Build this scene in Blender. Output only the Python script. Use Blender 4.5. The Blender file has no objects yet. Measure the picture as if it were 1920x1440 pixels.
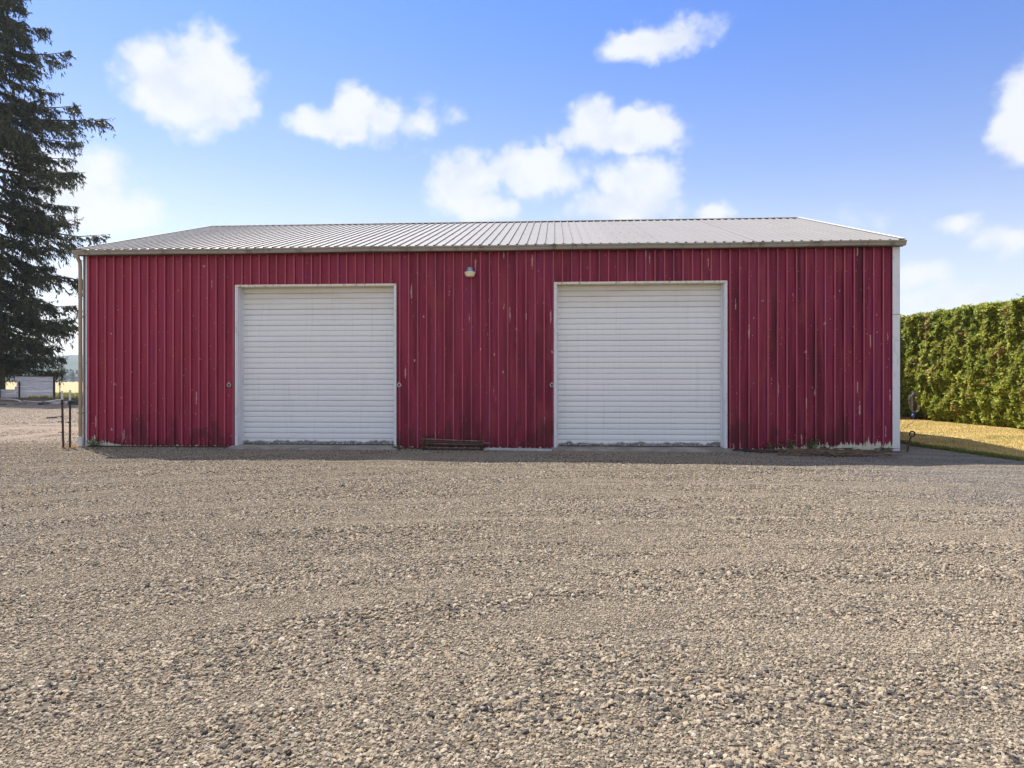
import bpy, bmesh, math, random
import numpy as np
from mathutils import Vector, Matrix, noise as mnoise

random.seed(7)
RNG = np.random.default_rng(11)
SC = bpy.context.scene
COL = SC.collection

# ------------------------------------------------------------------ camera
F_PX, CAM_Z, HZ = 1280.0, 1.54, 713.5          # focal length in photo pixels, eye height, horizon row
cam_d = bpy.data.cameras.new('camera')
cam_d.sensor_width = 36.0
cam_d.lens = 24.0
cam_d.shift_y = -6.5 / 1920.0
cam_d.clip_start = 0.1
cam_d.clip_end = 20000.0
cam = bpy.data.objects.new('camera', cam_d)
cam.location = (0, 0, CAM_Z)
cam.rotation_euler = (math.radians(90), 0, 0)
COL.objects.link(cam)
SC.camera = cam

# ------------------------------------------------------------------ sun, exposure
SUN_TO = Vector((-0.46, 0.50, 1.0)).normalized()      # towards the sun: behind the barn, to the left
SUN_EL = math.asin(SUN_TO.z)
SUN_AZ = math.atan2(SUN_TO.x, SUN_TO.y)               # clockwise from +Y
sun_d = bpy.data.lights.new('sun', 'SUN')
sun_d.energy = 3.75
sun_d.angle = math.radians(0.53)
sun_d.color = (1.0, 0.93, 0.82)
sun = bpy.data.objects.new('sun', sun_d)
sun.rotation_euler = (-SUN_TO).to_track_quat('-Z', 'Y').to_euler()
sun.location = (-20, 30, 60)
COL.objects.link(sun)
SC.view_settings.view_transform = 'Standard'
SC.view_settings.look = 'None'
SC.view_settings.exposure = 1.26
SC.view_settings.gamma = 1.0
SC.cycles.max_bounces = 7
SC.cycles.diffuse_bounces = 4
SC.cycles.glossy_bounces = 3
SC.cycles.transmission_bounces = 3
SC.cycles.volume_bounces = 0
SC.view_settings.use_curve_mapping = False


class NT:
    """small wrapper that makes node trees short to write"""
    def __init__(self, tree):
        self.t = tree
        self.n = tree.nodes
        self.l = tree.links

    def node(self, kind, **kw):
        nd = self.n.new(kind)
        for k, v in kw.items():
            setattr(nd, k, v)
        return nd

    def put(self, sock, v):
        if isinstance(v, bpy.types.NodeSocket):
            self.l.new(v, sock)
        elif v is not None:
            sock.default_value = v

    def math(self, op, a, b=None, c=None, clamp=False):
        nd = self.node('ShaderNodeMath', operation=op, use_clamp=clamp)
        self.put(nd.inputs[0], a)
        self.put(nd.inputs[1], b)
        self.put(nd.inputs[2], c)
        return nd.outputs[0]

    def vmath(self, op, a, b=None):
        nd = self.node('ShaderNodeVectorMath', operation=op)
        self.put(nd.inputs[0], a)
        self.put(nd.inputs[1], b)
        return nd.outputs['Value'] if op in ('LENGTH', 'DOT_PRODUCT', 'DISTANCE') else nd.outputs[0]

    def noise(self, vec, scale, detail=3.0, rough=0.55, dim='3D', out='Fac'):
        nd = self.node('ShaderNodeTexNoise', noise_dimensions=dim)
        self.put(nd.inputs['Vector'], vec)
        nd.inputs['Scale'].default_value = scale
        nd.inputs['Detail'].default_value = detail
        nd.inputs['Roughness'].default_value = rough
        return nd.outputs[out]

    def voro(self, vec, scale, out='Distance', feature='F1', rnd=1.0):
        nd = self.node('ShaderNodeTexVoronoi', feature=feature)
        self.put(nd.inputs['Vector'], vec)
        nd.inputs['Scale'].default_value = scale
        nd.inputs['Randomness'].default_value = rnd
        return nd.outputs[out]

    def step(self, v, a, b, lo=0.0, hi=1.0):
        nd = self.node('ShaderNodeMapRange', interpolation_type='SMOOTHSTEP')
        self.put(nd.inputs['Value'], v)
        self.put(nd.inputs['From Min'], a)
        self.put(nd.inputs['From Max'], b)
        nd.inputs['To Min'].default_value = lo
        nd.inputs['To Max'].default_value = hi
        return nd.outputs[0]

    def ramp(self, v, stops, interp='LINEAR'):
        nd = self.node('ShaderNodeValToRGB')
        nd.color_ramp.interpolation = interp
        el = nd.color_ramp.elements
        while len(el) < len(stops):
            el.new(0.5)
        for e, (p, c) in zip(el, stops):
            e.position = p
            e.color = (c[0], c[1], c[2], 1.0)
        self.put(nd.inputs[0], v)
        return nd.outputs[0]

    def mix(self, f, a, b, mode='MIX'):
        nd = self.node('ShaderNodeMix', data_type='RGBA', blend_type=mode)
        self.put(nd.inputs[0], f)
        for s, v in ((nd.inputs[6], a), (nd.inputs[7], b)):
            if isinstance(v, tuple) and len(v) == 3:
                v = (v[0], v[1], v[2], 1.0)
            self.put(s, v)
        return nd.outputs[2]

    def scale(self, vec, sx, sy, sz):
        return self.vmath('MULTIPLY', vec, (sx, sy, sz))

    def bump(self, h, strength=0.5, dist=0.01):
        nd = self.node('ShaderNodeBump')
        nd.inputs['Strength'].default_value = strength
        nd.inputs['Distance'].default_value = dist
        self.put(nd.inputs['Height'], h)
        return nd.outputs[0]

    def sep(self, vec):
        nd = self.node('ShaderNodeSeparateXYZ')
        self.put(nd.inputs[0], vec)
        return nd.outputs

    def comb(self, x, y, z):
        nd = self.node('ShaderNodeCombineXYZ')
        self.put(nd.inputs[0], x)
        self.put(nd.inputs[1], y)
        self.put(nd.inputs[2], z)
        return nd.outputs[0]


# ------------------------------------------------------------------ world: Nishita sky with cumulus clouds
world = bpy.data.worlds.new('World')
SC.world = world
world.use_nodes = True
world.node_tree.nodes.clear()
W = NT(world.node_tree)
sky = W.node('ShaderNodeTexSky', sky_type='NISHITA')
sky.sun_disc = False
sky.sun_elevation = SUN_EL
sky.sun_rotation = SUN_AZ
sky.altitude = 50.0
sky.air_density = 1.0
sky.dust_density = 0.5
sky.ozone_density = 3.0
geo = W.node('ShaderNodeNewGeometry')
dirn = W.vmath('NORMALIZE', W.node('ShaderNodeTexCoord').outputs['Generated'])
dx, dy, dz = W.sep(dirn)
az = W.math('ARCTAN2', dx, dy)
el = W.math('ARCSINE', dz)


def px_dir(px, py):
    x, y, z = (px - 960) / F_PX, 1.0, (HZ - py) / F_PX
    return math.atan2(x, y), math.asin(z / math.sqrt(x * x + y * y + z * z))


warp = W.noise(dirn, 9.0, 5.0, 0.6, out='Color')
warp = W.vmath('SUBTRACT', warp, (0.5, 0.5, 0.5))
warp = W.scale(warp, 0.055, 0.045, 0.0)
warp2 = W.vmath('SUBTRACT', W.noise(dirn, 38.0, 4.0, 0.6, out='Color'), (0.5, 0.5, 0.5))
warp2 = W.scale(warp2, 0.020, 0.016, 0.0)
pos = W.vmath('ADD', W.vmath('ADD', W.comb(az, el, 0.0), warp), warp2)
#        x    y   rx   ry  weight
CLOUDS = [(355, 165, 118, 72, 1.1), (395, 120, 60, 55, 1.0), (325, 200, 70, 42, 1.0), (445, 150, 48, 34, .8), (300, 160, 50, 50, .8),
          (640, 235, 95, 36, 1.0), (665, 200, 55, 42, 1.1), (715, 228, 60, 38, .8), (785, 232, 55, 36, .35), (600, 230, 60, 30, .8),
          (1165, 255, 125, 30, 1.0), (1108, 222, 46, 46, 1.0), (1200, 232, 70, 36, 1.0), (1235, 245, 60, 34, .9),
          (862, 348, 72, 60, 1.2), (885, 388, 92, 36, 1.0), (990, 322, 112, 48, 1.0), (1020, 298, 52, 38, 1.0), (920, 330, 60, 40, .8),
          (1190, 348, 84, 54, 1.1), (1180, 385, 120, 40, 1.0), (1215, 330, 52, 42, 1.0),
          (1925, 248, 52, 46, 1.1), (1945, 185, 50, 66, 1.1),
          (140, 340, 95, 62, .75), (190, 385, 95, 48, .75), (75, 385, 70, 60, .6), (60, 300, 60, 40, .6),
          (1240, 74, 118, 34, 1.0), (1345, 398, 42, 24, .8), (1808, 420, 34, 18, .55), (1900, 438, 42, 26, .7),
          (1720, 508, 50, 22, .6), (1825, 542, 60, 20, .55), (1712, 565, 50, 18, .5), (1620, 400, 60, 18, .25),
          (700, -70, 120, 40, .8), (1480, -110, 130, 40, .8)]
dens = None
for cx, cy, rx, ry, wt in CLOUDS:
    a0, e0 = px_dir(cx, cy)
    q = W.vmath('SUBTRACT', pos, (a0, e0, 0))
    k = F_PX * 1.0
    q = W.scale(q, k / rx * .93, k / ry * .93, 0)
    d = W.math('SUBTRACT', 1.0, W.vmath('LENGTH', q))
    d = W.math('MULTIPLY', d, wt)
    dens = d if dens is None else W.math('SMOOTH_MAX', dens, d, 0.10)
# denser cloud cover added outside the view as neutral fill light
far = W.scale(dirn, 1.0, 1.0, 1.7)
gen = W.noise(far, 3.2, 6.0, 0.58)
outside = W.math('MAXIMUM', W.step(W.math('ABSOLUTE', az), 0.70, 0.85), W.step(el, 0.54, 0.66))
gen = W.math('MULTIPLY', W.math('SUBTRACT', gen, 0.40), 3.2)
gen = W.math('SUBTRACT', W.math('MULTIPLY', W.math('ADD', gen, 1.0), outside), 1.0)
dens = W.math('MAXIMUM', dens, gen)
fine = W.noise(W.scale(dirn, 1, 1, 1.35), 17.0, 8.0, 0.63)
dens = W.math('ADD', dens, W.math('MULTIPLY', W.math('SUBTRACT', fine, 0.47), 0.85))
wv = W.vmath('ADD', dirn, W.scale(W.vmath('SUBTRACT', W.noise(dirn, 30.0, 3.0, 0.6, out='Color'), (0.5, 0.5, 0.5)), 0.03, 0.03, 0.03))
puff = W.math('SUBTRACT', 0.42, W.voro(wv, 24.0, 'Distance', 'F1'))
puff = W.math('ADD', W.math('MULTIPLY', puff, 0.42), W.math('MULTIPLY', W.math('SUBTRACT', 0.40, W.voro(wv, 58.0, 'Distance', 'F1')), 0.16))
dens = W.math('ADD', dens, puff)
cover = W.step(dens, -0.12, 0.50)
thick = W.step(puff, 0.12, -0.16)
soft = W.noise(dirn, 13.0, 4.0, 0.5)
ccol = W.mix(W.math('MULTIPLY', thick, W.step(soft, 0.40, 0.66)), (4.05, 4.12, 4.25), (3.35, 3.55, 3.95))
tint = W.mix(W.step(el, 0.06, 0.56), (0.97, 0.765, 0.70), (0.345, 0.515, 0.85))
skyc = W.mix(1.0, sky.outputs[0], tint, 'MULTIPLY')
above = W.step(dz, -0.01, 0.03)
veil = W.math('MULTIPLY', W.step(el, 0.30, 0.10), W.step(W.noise(W.scale(dirn, 1, 1, 3.0), 2.6, 4.0, 0.55), 0.30, 0.70, 0.15, 0.60))
skyc = W.mix(veil, skyc, (3.9, 4.1, 4.5))
final = W.mix(W.math('MULTIPLY', W.math('MULTIPLY', cover, 0.92), above), skyc, ccol)
bg = W.node('ShaderNodeBackground')
bg.inputs['Strength'].default_value = 0.10
W.l.new(final, bg.inputs['Color'])
wo = W.node('ShaderNodeOutputWorld')
W.l.new(bg.outputs[0], wo.inputs['Surface'])


# ------------------------------------------------------------------ mesh helpers
class MB:
    def __init__(self):
        self.v, self.f, self.m = [], [], []

    def quad(self, a, b, c, d, mi=0):
        n = len(self.v)
        self.v += [a, b, c, d]
        self.f.append((n, n + 1, n + 2, n + 3))
        self.m.append(mi)

    def box(self, x0, x1, y0, y1, z0, z1, mi=0):
        n = len(self.v)
        self.v += [(x, y, z) for z in (z0, z1) for y in (y0, y1) for x in (x0, x1)]
        for q in ((0, 2, 3, 1), (4, 5, 7, 6), (0, 1, 5, 4), (2, 6, 7, 3), (0, 4, 6, 2), (1, 3, 7, 5)):
            self.f.append(tuple(n + i for i in q))
            self.m.append(mi)

    def tube(self, pts, rads, sides=6, mi=0, cap=True):
        pts = [Vector(p) for p in pts]
        if not isinstance(rads, (list, tuple)):
            rads = [rads] * len(pts)
        n0 = len(self.v)
        up = None
        for i, p in enumerate(pts):
            t = (pts[min(i + 1, len(pts) - 1)] - pts[max(i - 1, 0)])
            t = t.normalized() if t.length > 1e-9 else Vector((0, 0, 1))
            if up is None:
                up = Vector((0, 0, 1)) if abs(t.z) < 0.9 else Vector((1, 0, 0))
            s = t.cross(up)
            if s.length < 1e-6:
                s = t.cross(Vector((0, 1, 0)))
            s.normalize()
            up = s.cross(t).normalized()
            for k in range(sides):
                a = 2 * math.pi * k / sides
                q = p + (s * math.cos(a) + up * math.sin(a)) * rads[i]
                self.v.append(tuple(q))
        for i in range(len(pts) - 1):
            for k in range(sides):
                a = n0 + i * sides + k
                b = n0 + i * sides + (k + 1) % sides
                self.f.append((a, b, b + sides, a + sides))
                self.m.append(mi)
        if cap:
            self.f.append(tuple(n0 + k for k in reversed(range(sides))))
            self.m.append(mi)
            e = n0 + (len(pts) - 1) * sides
            self.f.append(tuple(e + k for k in range(sides)))
            self.m.append(mi)

    def lathe(self, prof, c=(0, 0, 0), seg=16, mi=0):
        n0 = len(self.v)
        for r, z in prof:
            for k in range(seg):
                a = 2 * math.pi * k / seg
                self.v.append((c[0] + r * math.cos(a), c[1] + r * math.sin(a), c[2] + z))
        for i in range(len(prof) - 1):
            for k in range(seg):
                a = n0 + i * seg + k
                b = n0 + i * seg + (k + 1) % seg
                self.f.append((a, b, b + seg, a + seg))
                self.m.append(mi)

    def mesh(self, name, mats, smooth=False):
        me = bpy.data.meshes.new(name)
        me.from_pydata(self.v, [], self.f)
        for m in (mats if isinstance(mats, (list, tuple)) else [mats]):
            me.materials.append(m)
        if any(self.m):
            me.polygons.foreach_set('material_index', self.m)
        if smooth:
            me.polygons.foreach_set('use_smooth', [True] * len(me.polygons))
        me.update()
        return me

    def build(self, name, mats, parent=None, smooth=False, loc=(0, 0, 0), rot=(0, 0, 0)):
        return link(name, self.mesh(name, mats, smooth), parent, loc, rot)


def link(name, data, parent=None, loc=(0, 0, 0), rot=(0, 0, 0)):
    o = bpy.data.objects.new(name, data)
    COL.objects.link(o)
    o.parent = parent
    o.location = loc
    o.rotation_euler = rot
    return o


def bevel(o, w=0.004, seg=1):
    md = o.modifiers.new('edge', 'BEVEL')
    md.width = w
    md.segments = seg
    md.limit_method = 'ANGLE'
    return o


def tag(o, label=None, cat=None, group=None, kind=None):
    if label:
        o['label'] = label
    if cat:
        o['category'] = cat
    if group:
        o['group'] = group
    if kind:
        o['kind'] = kind
    return o


def thing(name, label, cat, loc=(0, 0, 0), rz=0.0, group=None):
    return tag(link(name, None, None, loc, (0, 0, rz)), label, cat, group)


def quads_mesh(name, V, mats, smooth=False):
    """V: (n,4,3) array of loose quads"""
    n = len(V)
    me = bpy.data.meshes.new(name)
    me.vertices.add(n * 4)
    me.vertices.foreach_set('co', V.reshape(-1).astype(np.float32))
    me.loops.add(n * 4)
    me.loops.foreach_set('vertex_index', np.arange(n * 4, dtype=np.int32))
    me.polygons.add(n)
    me.polygons.foreach_set('loop_start', np.arange(0, n * 4, 4, dtype=np.int32))
    me.update(calc_edges=True)
    for m in (mats if isinstance(mats, (list, tuple)) else [mats]):
        me.materials.append(m)
    return me


# ------------------------------------------------------------------ materials
def new_mat(name):
    m = bpy.data.materials.new(name)
    m.use_nodes = True
    m.node_tree.nodes.clear()
    t = NT(m.node_tree)
    b = t.node('ShaderNodeBsdfPrincipled')
    o = t.node('ShaderNodeOutputMaterial')
    t.l.new(b.outputs[0], o.inputs[0])
    t.b = b
    t.P = t.node('ShaderNodeNewGeometry').outputs['Position']
    return m, t


def fin(t, col, rough=0.6, metal=0.0, normal=None, spec=0.5):
    if isinstance(col, tuple):
        col = (col[0], col[1], col[2], 1.0)
    t.put(t.b.inputs['Base Color'], col)
    t.put(t.b.inputs['Roughness'], rough)
    t.put(t.b.inputs['Metallic'], metal)
    t.put(t.b.inputs['Specular IOR Level'], spec)
    if normal is not None:
        t.put(t.b.inputs['Normal'], normal)


def mat_noisy(name, a, b, scale=4.0, rough=0.6, metal=0.0, stretch=(1, 1, 1), bumpd=0.0, spec=0.5, detail=4.0):
    m, t = new_mat(name)
    v = t.scale(t.P, *stretch)
    n = t.noise(v, scale, detail, 0.6)
    c = t.mix(t.step(n, 0.35, 0.68), a, b)
    fin(t, c, rough, metal, t.bump(n, 0.6, bumpd) if bumpd else None, spec)
    return m


def mat_red():
    m, t = new_mat('red painted steel')
    x, y, z = t.sep(t.P)
    rnd = t.node('ShaderNodeObjectInfo').outputs['Random']
    broad = t.noise(t.comb(t.math('MULTIPLY', x, 4.8), t.math('MULTIPLY', rnd, 31.0), t.math('MULTIPLY', z, 0.35)), 1.0, 2.0)
    c = t.ramp(broad, [(0.28, (0.085, 0.004, 0.017)), (0.42, (0.160, 0.005, 0.033)), (0.56, (0.245, 0.022, 0.054)), (0.70, (0.165, 0.009, 0.070))])
    hs = t.noise(t.comb(t.math('MULTIPLY', x, 1.9), 3.0, t.math('MULTIPLY', z, 0.8)), 1.0, 3.0)
    c = t.mix(t.step(hs, 0.52, 0.75, 0, 0.55), c, (0.27, 0.050, 0.045))
    falloff = t.step(x, 4.0, -9.0)  # colour grades lighter and pinker towards the left end
    c = t.mix(t.math('MULTIPLY', falloff, 0.50), c, (0.36, 0.034, 0.072))
    fade2 = t.noise(t.comb(t.math('MULTIPLY', x, 26.0), 2.0, t.math('MULTIPLY', z, 0.45)), 1.0, 3.0, 0.7)
    c = t.mix(t.step(fade2, 0.54, 0.74, 0, 0.40), c, (0.38, 0.055, 0.085))
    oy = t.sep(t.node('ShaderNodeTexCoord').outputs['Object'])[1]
    # rib highlights painted into the colour: lighter pink along the crests
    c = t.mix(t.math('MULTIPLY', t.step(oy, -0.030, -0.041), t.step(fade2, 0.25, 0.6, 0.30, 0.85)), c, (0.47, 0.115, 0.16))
    # runs of grime
    run = t.noise(t.comb(t.math('MULTIPLY', x, 16.0), 0.0, t.math('MULTIPLY', z, 0.7)), 1.0, 4.0, 0.65)
    c = t.mix(t.step(run, 0.56, 0.78, 0, 0.60), c, (0.055, 0.012, 0.016))
    # mud splashed up from the ground
    low = t.noise(t.comb(t.math('MULTIPLY', x, 2.6), 0.0, t.math('MULTIPLY', z, 1.1)), 1.0, 5.0, 0.7)
    hmud = t.math('MULTIPLY', t.step(low, 0.36, 0.62), 0.95)
    c = t.mix(t.math('MULTIPLY', t.step(z, hmud, t.math('SUBTRACT', hmud, 0.45)), 0.50), c, (0.050, 0.016, 0.016))
    # paint chips down to the cream primer
    jag = t.math('ADD', t.math('MULTIPLY', t.noise(t.scale(t.P, 1, 1, 0.4), 55.0, 3.0), 0.6), t.math('MULTIPLY', t.noise(t.scale(t.P, 1, 1, 0.6), 17.0, 2.0), 0.55))
    chip = None
    for sx_, sz_, off, lo, sz in ((22.0, 2.2, 0.0, 0.955, 0.42), (10.0, 7.0, 5.0, 0.955, 0.24), (40.0, 16.0, 9.0, 0.955, 0.32)):
        crn = t.node('ShaderNodeTexVoronoi')
        t.l.new(t.comb(t.math('MULTIPLY', x, sx_), off, t.math('MULTIPLY', z, sz_)), crn.inputs['Vector'])
        crn.inputs['Scale'].default_value = 1.0
        pick = t.sep(crn.outputs['Color'])[0]
        thr = t.math('MULTIPLY', t.step(pick, lo, 1.0), sz)
        ch_ = t.math('LESS_THAN', t.math('ADD', crn.outputs['Distance'], t.math('MULTIPLY', t.math('SUBTRACT', jag, 0.5), 1.1)), thr)
        chip = ch_ if chip is None else t.math('MAXIMUM', chip, ch_)
    spk = t.math('GREATER_THAN', t.noise(t.scale(t.P, 1, 1, 0.35), 52.0, 2.0), 0.785)
    chip = t.math('MAXIMUM', chip, t.math('MULTIPLY', spk, t.step(t.noise(t.P, 0.9, 2.0), 0.45, 0.6)))
    c = t.mix(t.math('MULTIPLY', chip, 0.70), c, (0.62, 0.42, 0.38))
    # peeled lower edge
    pk = t.noise(t.comb(t.math('MULTIPLY', x, 9.0), 0.0, 0.0), 1.0, 5.0, 0.75)
    pk2 = t.noise(t.comb(t.math('MULTIPLY', x, 2.2), 7.0, 0.0), 1.0, 2.0)
    ends = t.math('MAXIMUM', t.step(x, 5.2, 7.6), t.step(x, -8.8, -10.0))
    amp = t.math('ADD', 0.085, t.math('MULTIPLY', ends, 0.24))
    hp = t.math('ADD', t.math('MULTIPLY', t.step(pk, 0.42, 0.78), amp), t.math('MULTIPLY', t.math('MULTIPLY', ends, pk2), 0.20))
    hp = t.math('SUBTRACT', hp, 0.005)
    hp = t.math('ADD', hp, 0.025)
    peel = t.math('LESS_THAN', z, hp)
    c = t.mix(peel, c, t.mix(t.noise(t.P, 9.0), (0.62, 0.60, 0.46), (0.66, 0.66, 0.56)))
    nb = t.math('ADD', t.noise(t.scale(t.P, 1.6, 1.0, 0.8), 2.2, 2.0), t.math('MULTIPLY', t.noise(t.P, 70.0, 2.0), 0.02))
    rg = t.step(run, 0.3, 0.8, 0.26, 0.52)
    fin(t, c, rg, 0.0, t.bump(nb, 0.5, 0.02), 0.22)
    return m


def mat_white_door():
    m, t = new_mat('white enamel slats')
    x, y, z = t.sep(t.P)
    rnd = t.node('ShaderNodeObjectInfo').outputs['Random']
    n = t.noise(t.scale(t.P, 0.6, 1, 2.2), 1.3, 3.0)
    c = t.mix(n, (0.76, 0.785, 0.80), (0.85, 0.855, 0.85))
    c = t.mix(t.math('MULTIPLY', rnd, 0.12), c, (0.55, 0.57, 0.60))
    top = t.math('MULTIPLY', t.step(z, 2.9, 3.75), t.step(t.noise(t.scale(t.P, 0.7, 1, 5.0), 1.0), 0.3, 0.7, 0.35, 1.0))
    c = t.mix(t.math('MULTIPLY', top, 0.55), c, (0.52, 0.47, 0.30))
    st = t.noise(t.comb(t.math('MULTIPLY', x, 11.0), 0.0, t.math('MULTIPLY', z, 0.5)), 1.0, 4.0, 0.7)
    c = t.mix(t.step(st, 0.50, 0.76, 0, 0.30), c, (0.55, 0.54, 0.50))
    # scuffs and splash mud on the lowest slats
    sc = t.noise(t.scale(t.P, 3.0, 1, 30.0), 1.0, 4.0, 0.7)
    c = t.mix(t.step(sc, 0.70, 0.80, 0, 0.5), c, (0.34, 0.33, 0.32))
    fleck = t.noise(t.scale(t.P, 34, 1, 46.0), 1.0, 4.0, 0.75)
    band = t.math('MULTIPLY', t.step(t.noise(t.scale(t.P, 3.4, 1, 0), 1.0, 6.0, 0.7), 0.30, 0.70), 0.075)
    band = t.math('ADD', band, 0.080)
    mud = t.math('MULTIPLY', t.step(z, t.math('ADD', band, 0.05), band), t.step(fleck, 0.38, 0.46))
    c = t.mix(t.math('MULTIPLY', mud, 0.9), c, (0.075, 0.07, 0.06))
    fin(t, c, 0.42, 0.0, t.bump(t.noise(t.P, 3.0, 2.0), 0.3, 0.01), 0.4)
    return m


def mat_trim(name, base, dirt, amt=0.5, scale=7.0):
    m, t = new_mat(name)
    n = t.noise(t.scale(t.P, 1.0, 1.0, 0.45), scale, 5.0, 0.7)
    n2 = t.noise(t.P, 42.0, 3.0, 0.7)
    c = t.mix(t.math('MULTIPLY', t.step(n, 0.50, 0.72), amt), base, dirt)
    c = t.mix(t.step(n2, 0.68, 0.76, 0, amt), c, tuple(v * 0.35 for v in dirt))
    fin(t, c, 0.5, 0.0, t.bump(n, 0.3, 0.004))
    return m


def mat_roof():
    m, t = new_mat('weathered grey roofing')
    rnd = t.node('ShaderNodeObjectInfo').outputs['Random']
    n = t.noise(t.scale(t.P, 2.4, 0.25, 0.25), 1.0, 4.0, 0.6)
    n2 = t.noise(t.P, 1.1, 4.0, 0.6)
    c = t.mix(n, (0.195, 0.187, 0.183), (0.25, 0.238, 0.23))
    c = t.mix(t.step(n2, 0.5, 0.75, 0, 0.35), c, (0.15, 0.13, 0.118))
    c = t.mix(t.math('MULTIPLY', rnd, 0.25), c, (0.29, 0.28, 0.285))
    fin(t, c, 0.55, 0.1, t.bump(n2, 0.3, 0.01))
    return m


def mat_stone():
    m, t = new_mat('crushed river gravel')
    oi = t.node('ShaderNodeObjectInfo')
    r = oi.outputs['Random']
    c = t.ramp(r, [(0.0, (0.050, 0.048, 0.049)), (0.11, (0.12, 0.108, 0.096)), (0.25, (0.255, 0.208, 0.155)), (0.42, (0.345, 0.283, 0.205)),
                   (0.64, (0.30, 0.25, 0.19)), (0.80, (0.40, 0.332, 0.248)), (0.91, (0.32, 0.235, 0.14)), (0.95, (0.25, 0.16, 0.11)), (0.97, (0.46, 0.41, 0.34))], 'CONSTANT')
    loc = oi.outputs['Location']
    zone = t.noise(t.scale(loc, 0.6, 1.0, 0), 0.35, 3.0)
    lx, ly, lz = t.sep(loc)
    right = t.math('MULTIPLY', t.step(lx, 3.0, 8.5), t.step(ly, 6.0, 9.5))
    c = t.mix(t.math('MULTIPLY', t.math('MAXIMUM', right, t.step(zone, 0.55, 0.75, 0, 0.6)), 0.72), c, (0.175, 0.172, 0.180))
    rad = t.vmath('LENGTH', t.comb(t.math('MULTIPLY', t.math('SUBTRACT', lx, 2.0), 0.80), t.math('ADD', ly, 1.0), 0.0))
    dust = t.noise(t.comb(t.math('MULTIPLY', rad, 1.9), t.math('MULTIPLY', lx, 0.30), 0.0), 1.0, 4.0, 0.6)
    c = t.mix(t.step(dust, 0.56, 0.36, 0, 0.50), c, (0.35, 0.29, 0.218))
    sp = t.noise(t.P, 160.0, 2.0)
    c = t.mix(t.step(sp, 0.4, 0.75, 0, 0.30), c, (0.17, 0.145, 0.115))
    fin(t, c, 0.85, 0.0, None, 0.25)
    return m


def mat_yard():
    m, t = new_mat('packed gravel and dust')
    x, y, z = t.sep(t.P)
    n = t.noise(t.scale(t.P, 0.5, 1.2, 1), 0.8, 6.0, 0.62)
    vo = t.node('ShaderNodeTexVoronoi')
    t.l.new(t.scale(t.P, 1, 1, 0), vo.inputs['Vector'])
    vo.inputs['Scale'].default_value = 48.0
    peb = t.sep(vo.outputs['Color'])[0]
    near = t.mix(n, (0.10, 0.083, 0.063), (0.17, 0.14, 0.105))
    farc = t.mix(n, (0.255, 0.205, 0.165), (0.35, 0.285, 0.23))
    c = t.mix(t.step(y, 13.5, 19.0), near, farc)
    c = t.mix(t.step(t.math('ABSOLUTE', t.math('SUBTRACT', peb, 0.5)), 0.0, 0.5, 0.0, 0.8), c, t.mix(peb, (0.32, 0.265, 0.20), (0.09, 0.076, 0.06)))
    mot = t.noise(t.scale(t.P, 1.0, 0.5, 1), 2.6, 6.0, 0.72)
    c = t.mix(t.math('MULTIPLY', t.step(mot, 0.50, 0.70, 0, 0.6), t.step(y, 14.0, 17.0)), c, (0.17, 0.135, 0.105))
    h = t.math('SUBTRACT', t.math('MULTIPLY', n, 0.6), vo.outputs['Distance'])
    red = t.math('MULTIPLY', t.step(t.noise(t.P, 0.45, 3.0), 0.56, 0.7), t.step(y, 15.0, 18.0))
    c = t.mix(t.math('MULTIPLY', red, 0.4), c, (0.42, 0.24, 0.15))
    dirt = t.step(t.math('ADD', y, t.math('MULTIPLY', n, 5.0)), 48.0, 52.5)
    c = t.mix(dirt, c, t.mix(n, (0.13, 0.085, 0.05), (0.22, 0.155, 0.10)))
    fin(t, c, 0.9, 0.0, t.bump(h, 1.0, 0.022), 0.2)
    return m


def mat_field():
    m, t = new_mat('dry stubble field')
    x, y, z = t.sep(t.P)
    n = t.noise(t.scale(t.P, 0.03, 0.35, 1), 1.0, 5.0, 0.6)
    n2 = t.noise(t.scale(t.P, 0.6, 0.6, 1), 1.0, 3.0)
    c = t.mix(n, (0.37, 0.27, 0.135), (0.47, 0.36, 0.20))
    green = t.math('MULTIPLY', t.step(y, 60.0, 64.0), t.step(y, 88.0, 72.0))
    c = t.mix(t.math('MULTIPLY', green, t.step(n2, 0.35, 0.62)), c, (0.27, 0.27, 0.055))
    fin(t, c, 0.9, 0.0, t.bump(n2, 0.5, 0.05), 0.1)
    return m


def mat_lawn():
    m, t = new_mat('dry summer lawn')
    n = t.noise(t.scale(t.P, 0.7, 1.0, 1), 0.9, 5.0, 0.65)
    n2 = t.noise(t.P, 28.0, 3.0, 0.7)
    c = t.mix(t.step(n, 0.34, 0.66), (0.46, 0.34, 0.135), (0.58, 0.44, 0.19))
    c = t.mix(t.step(t.noise(t.scale(t.P, 0.35, 1.2, 1), 0.8, 4.0), 0.48, 0.66, 0, 0.75), c, (0.30, 0.255, 0.085))
    c = t.mix(t.step(n2, 0.45, 0.75, 0, 0.5), c, (0.30, 0.21, 0.08))
    fin(t, c, 0.9, 0.0, t.bump(n2, 0.8, 0.02), 0.1)
    return m


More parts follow.
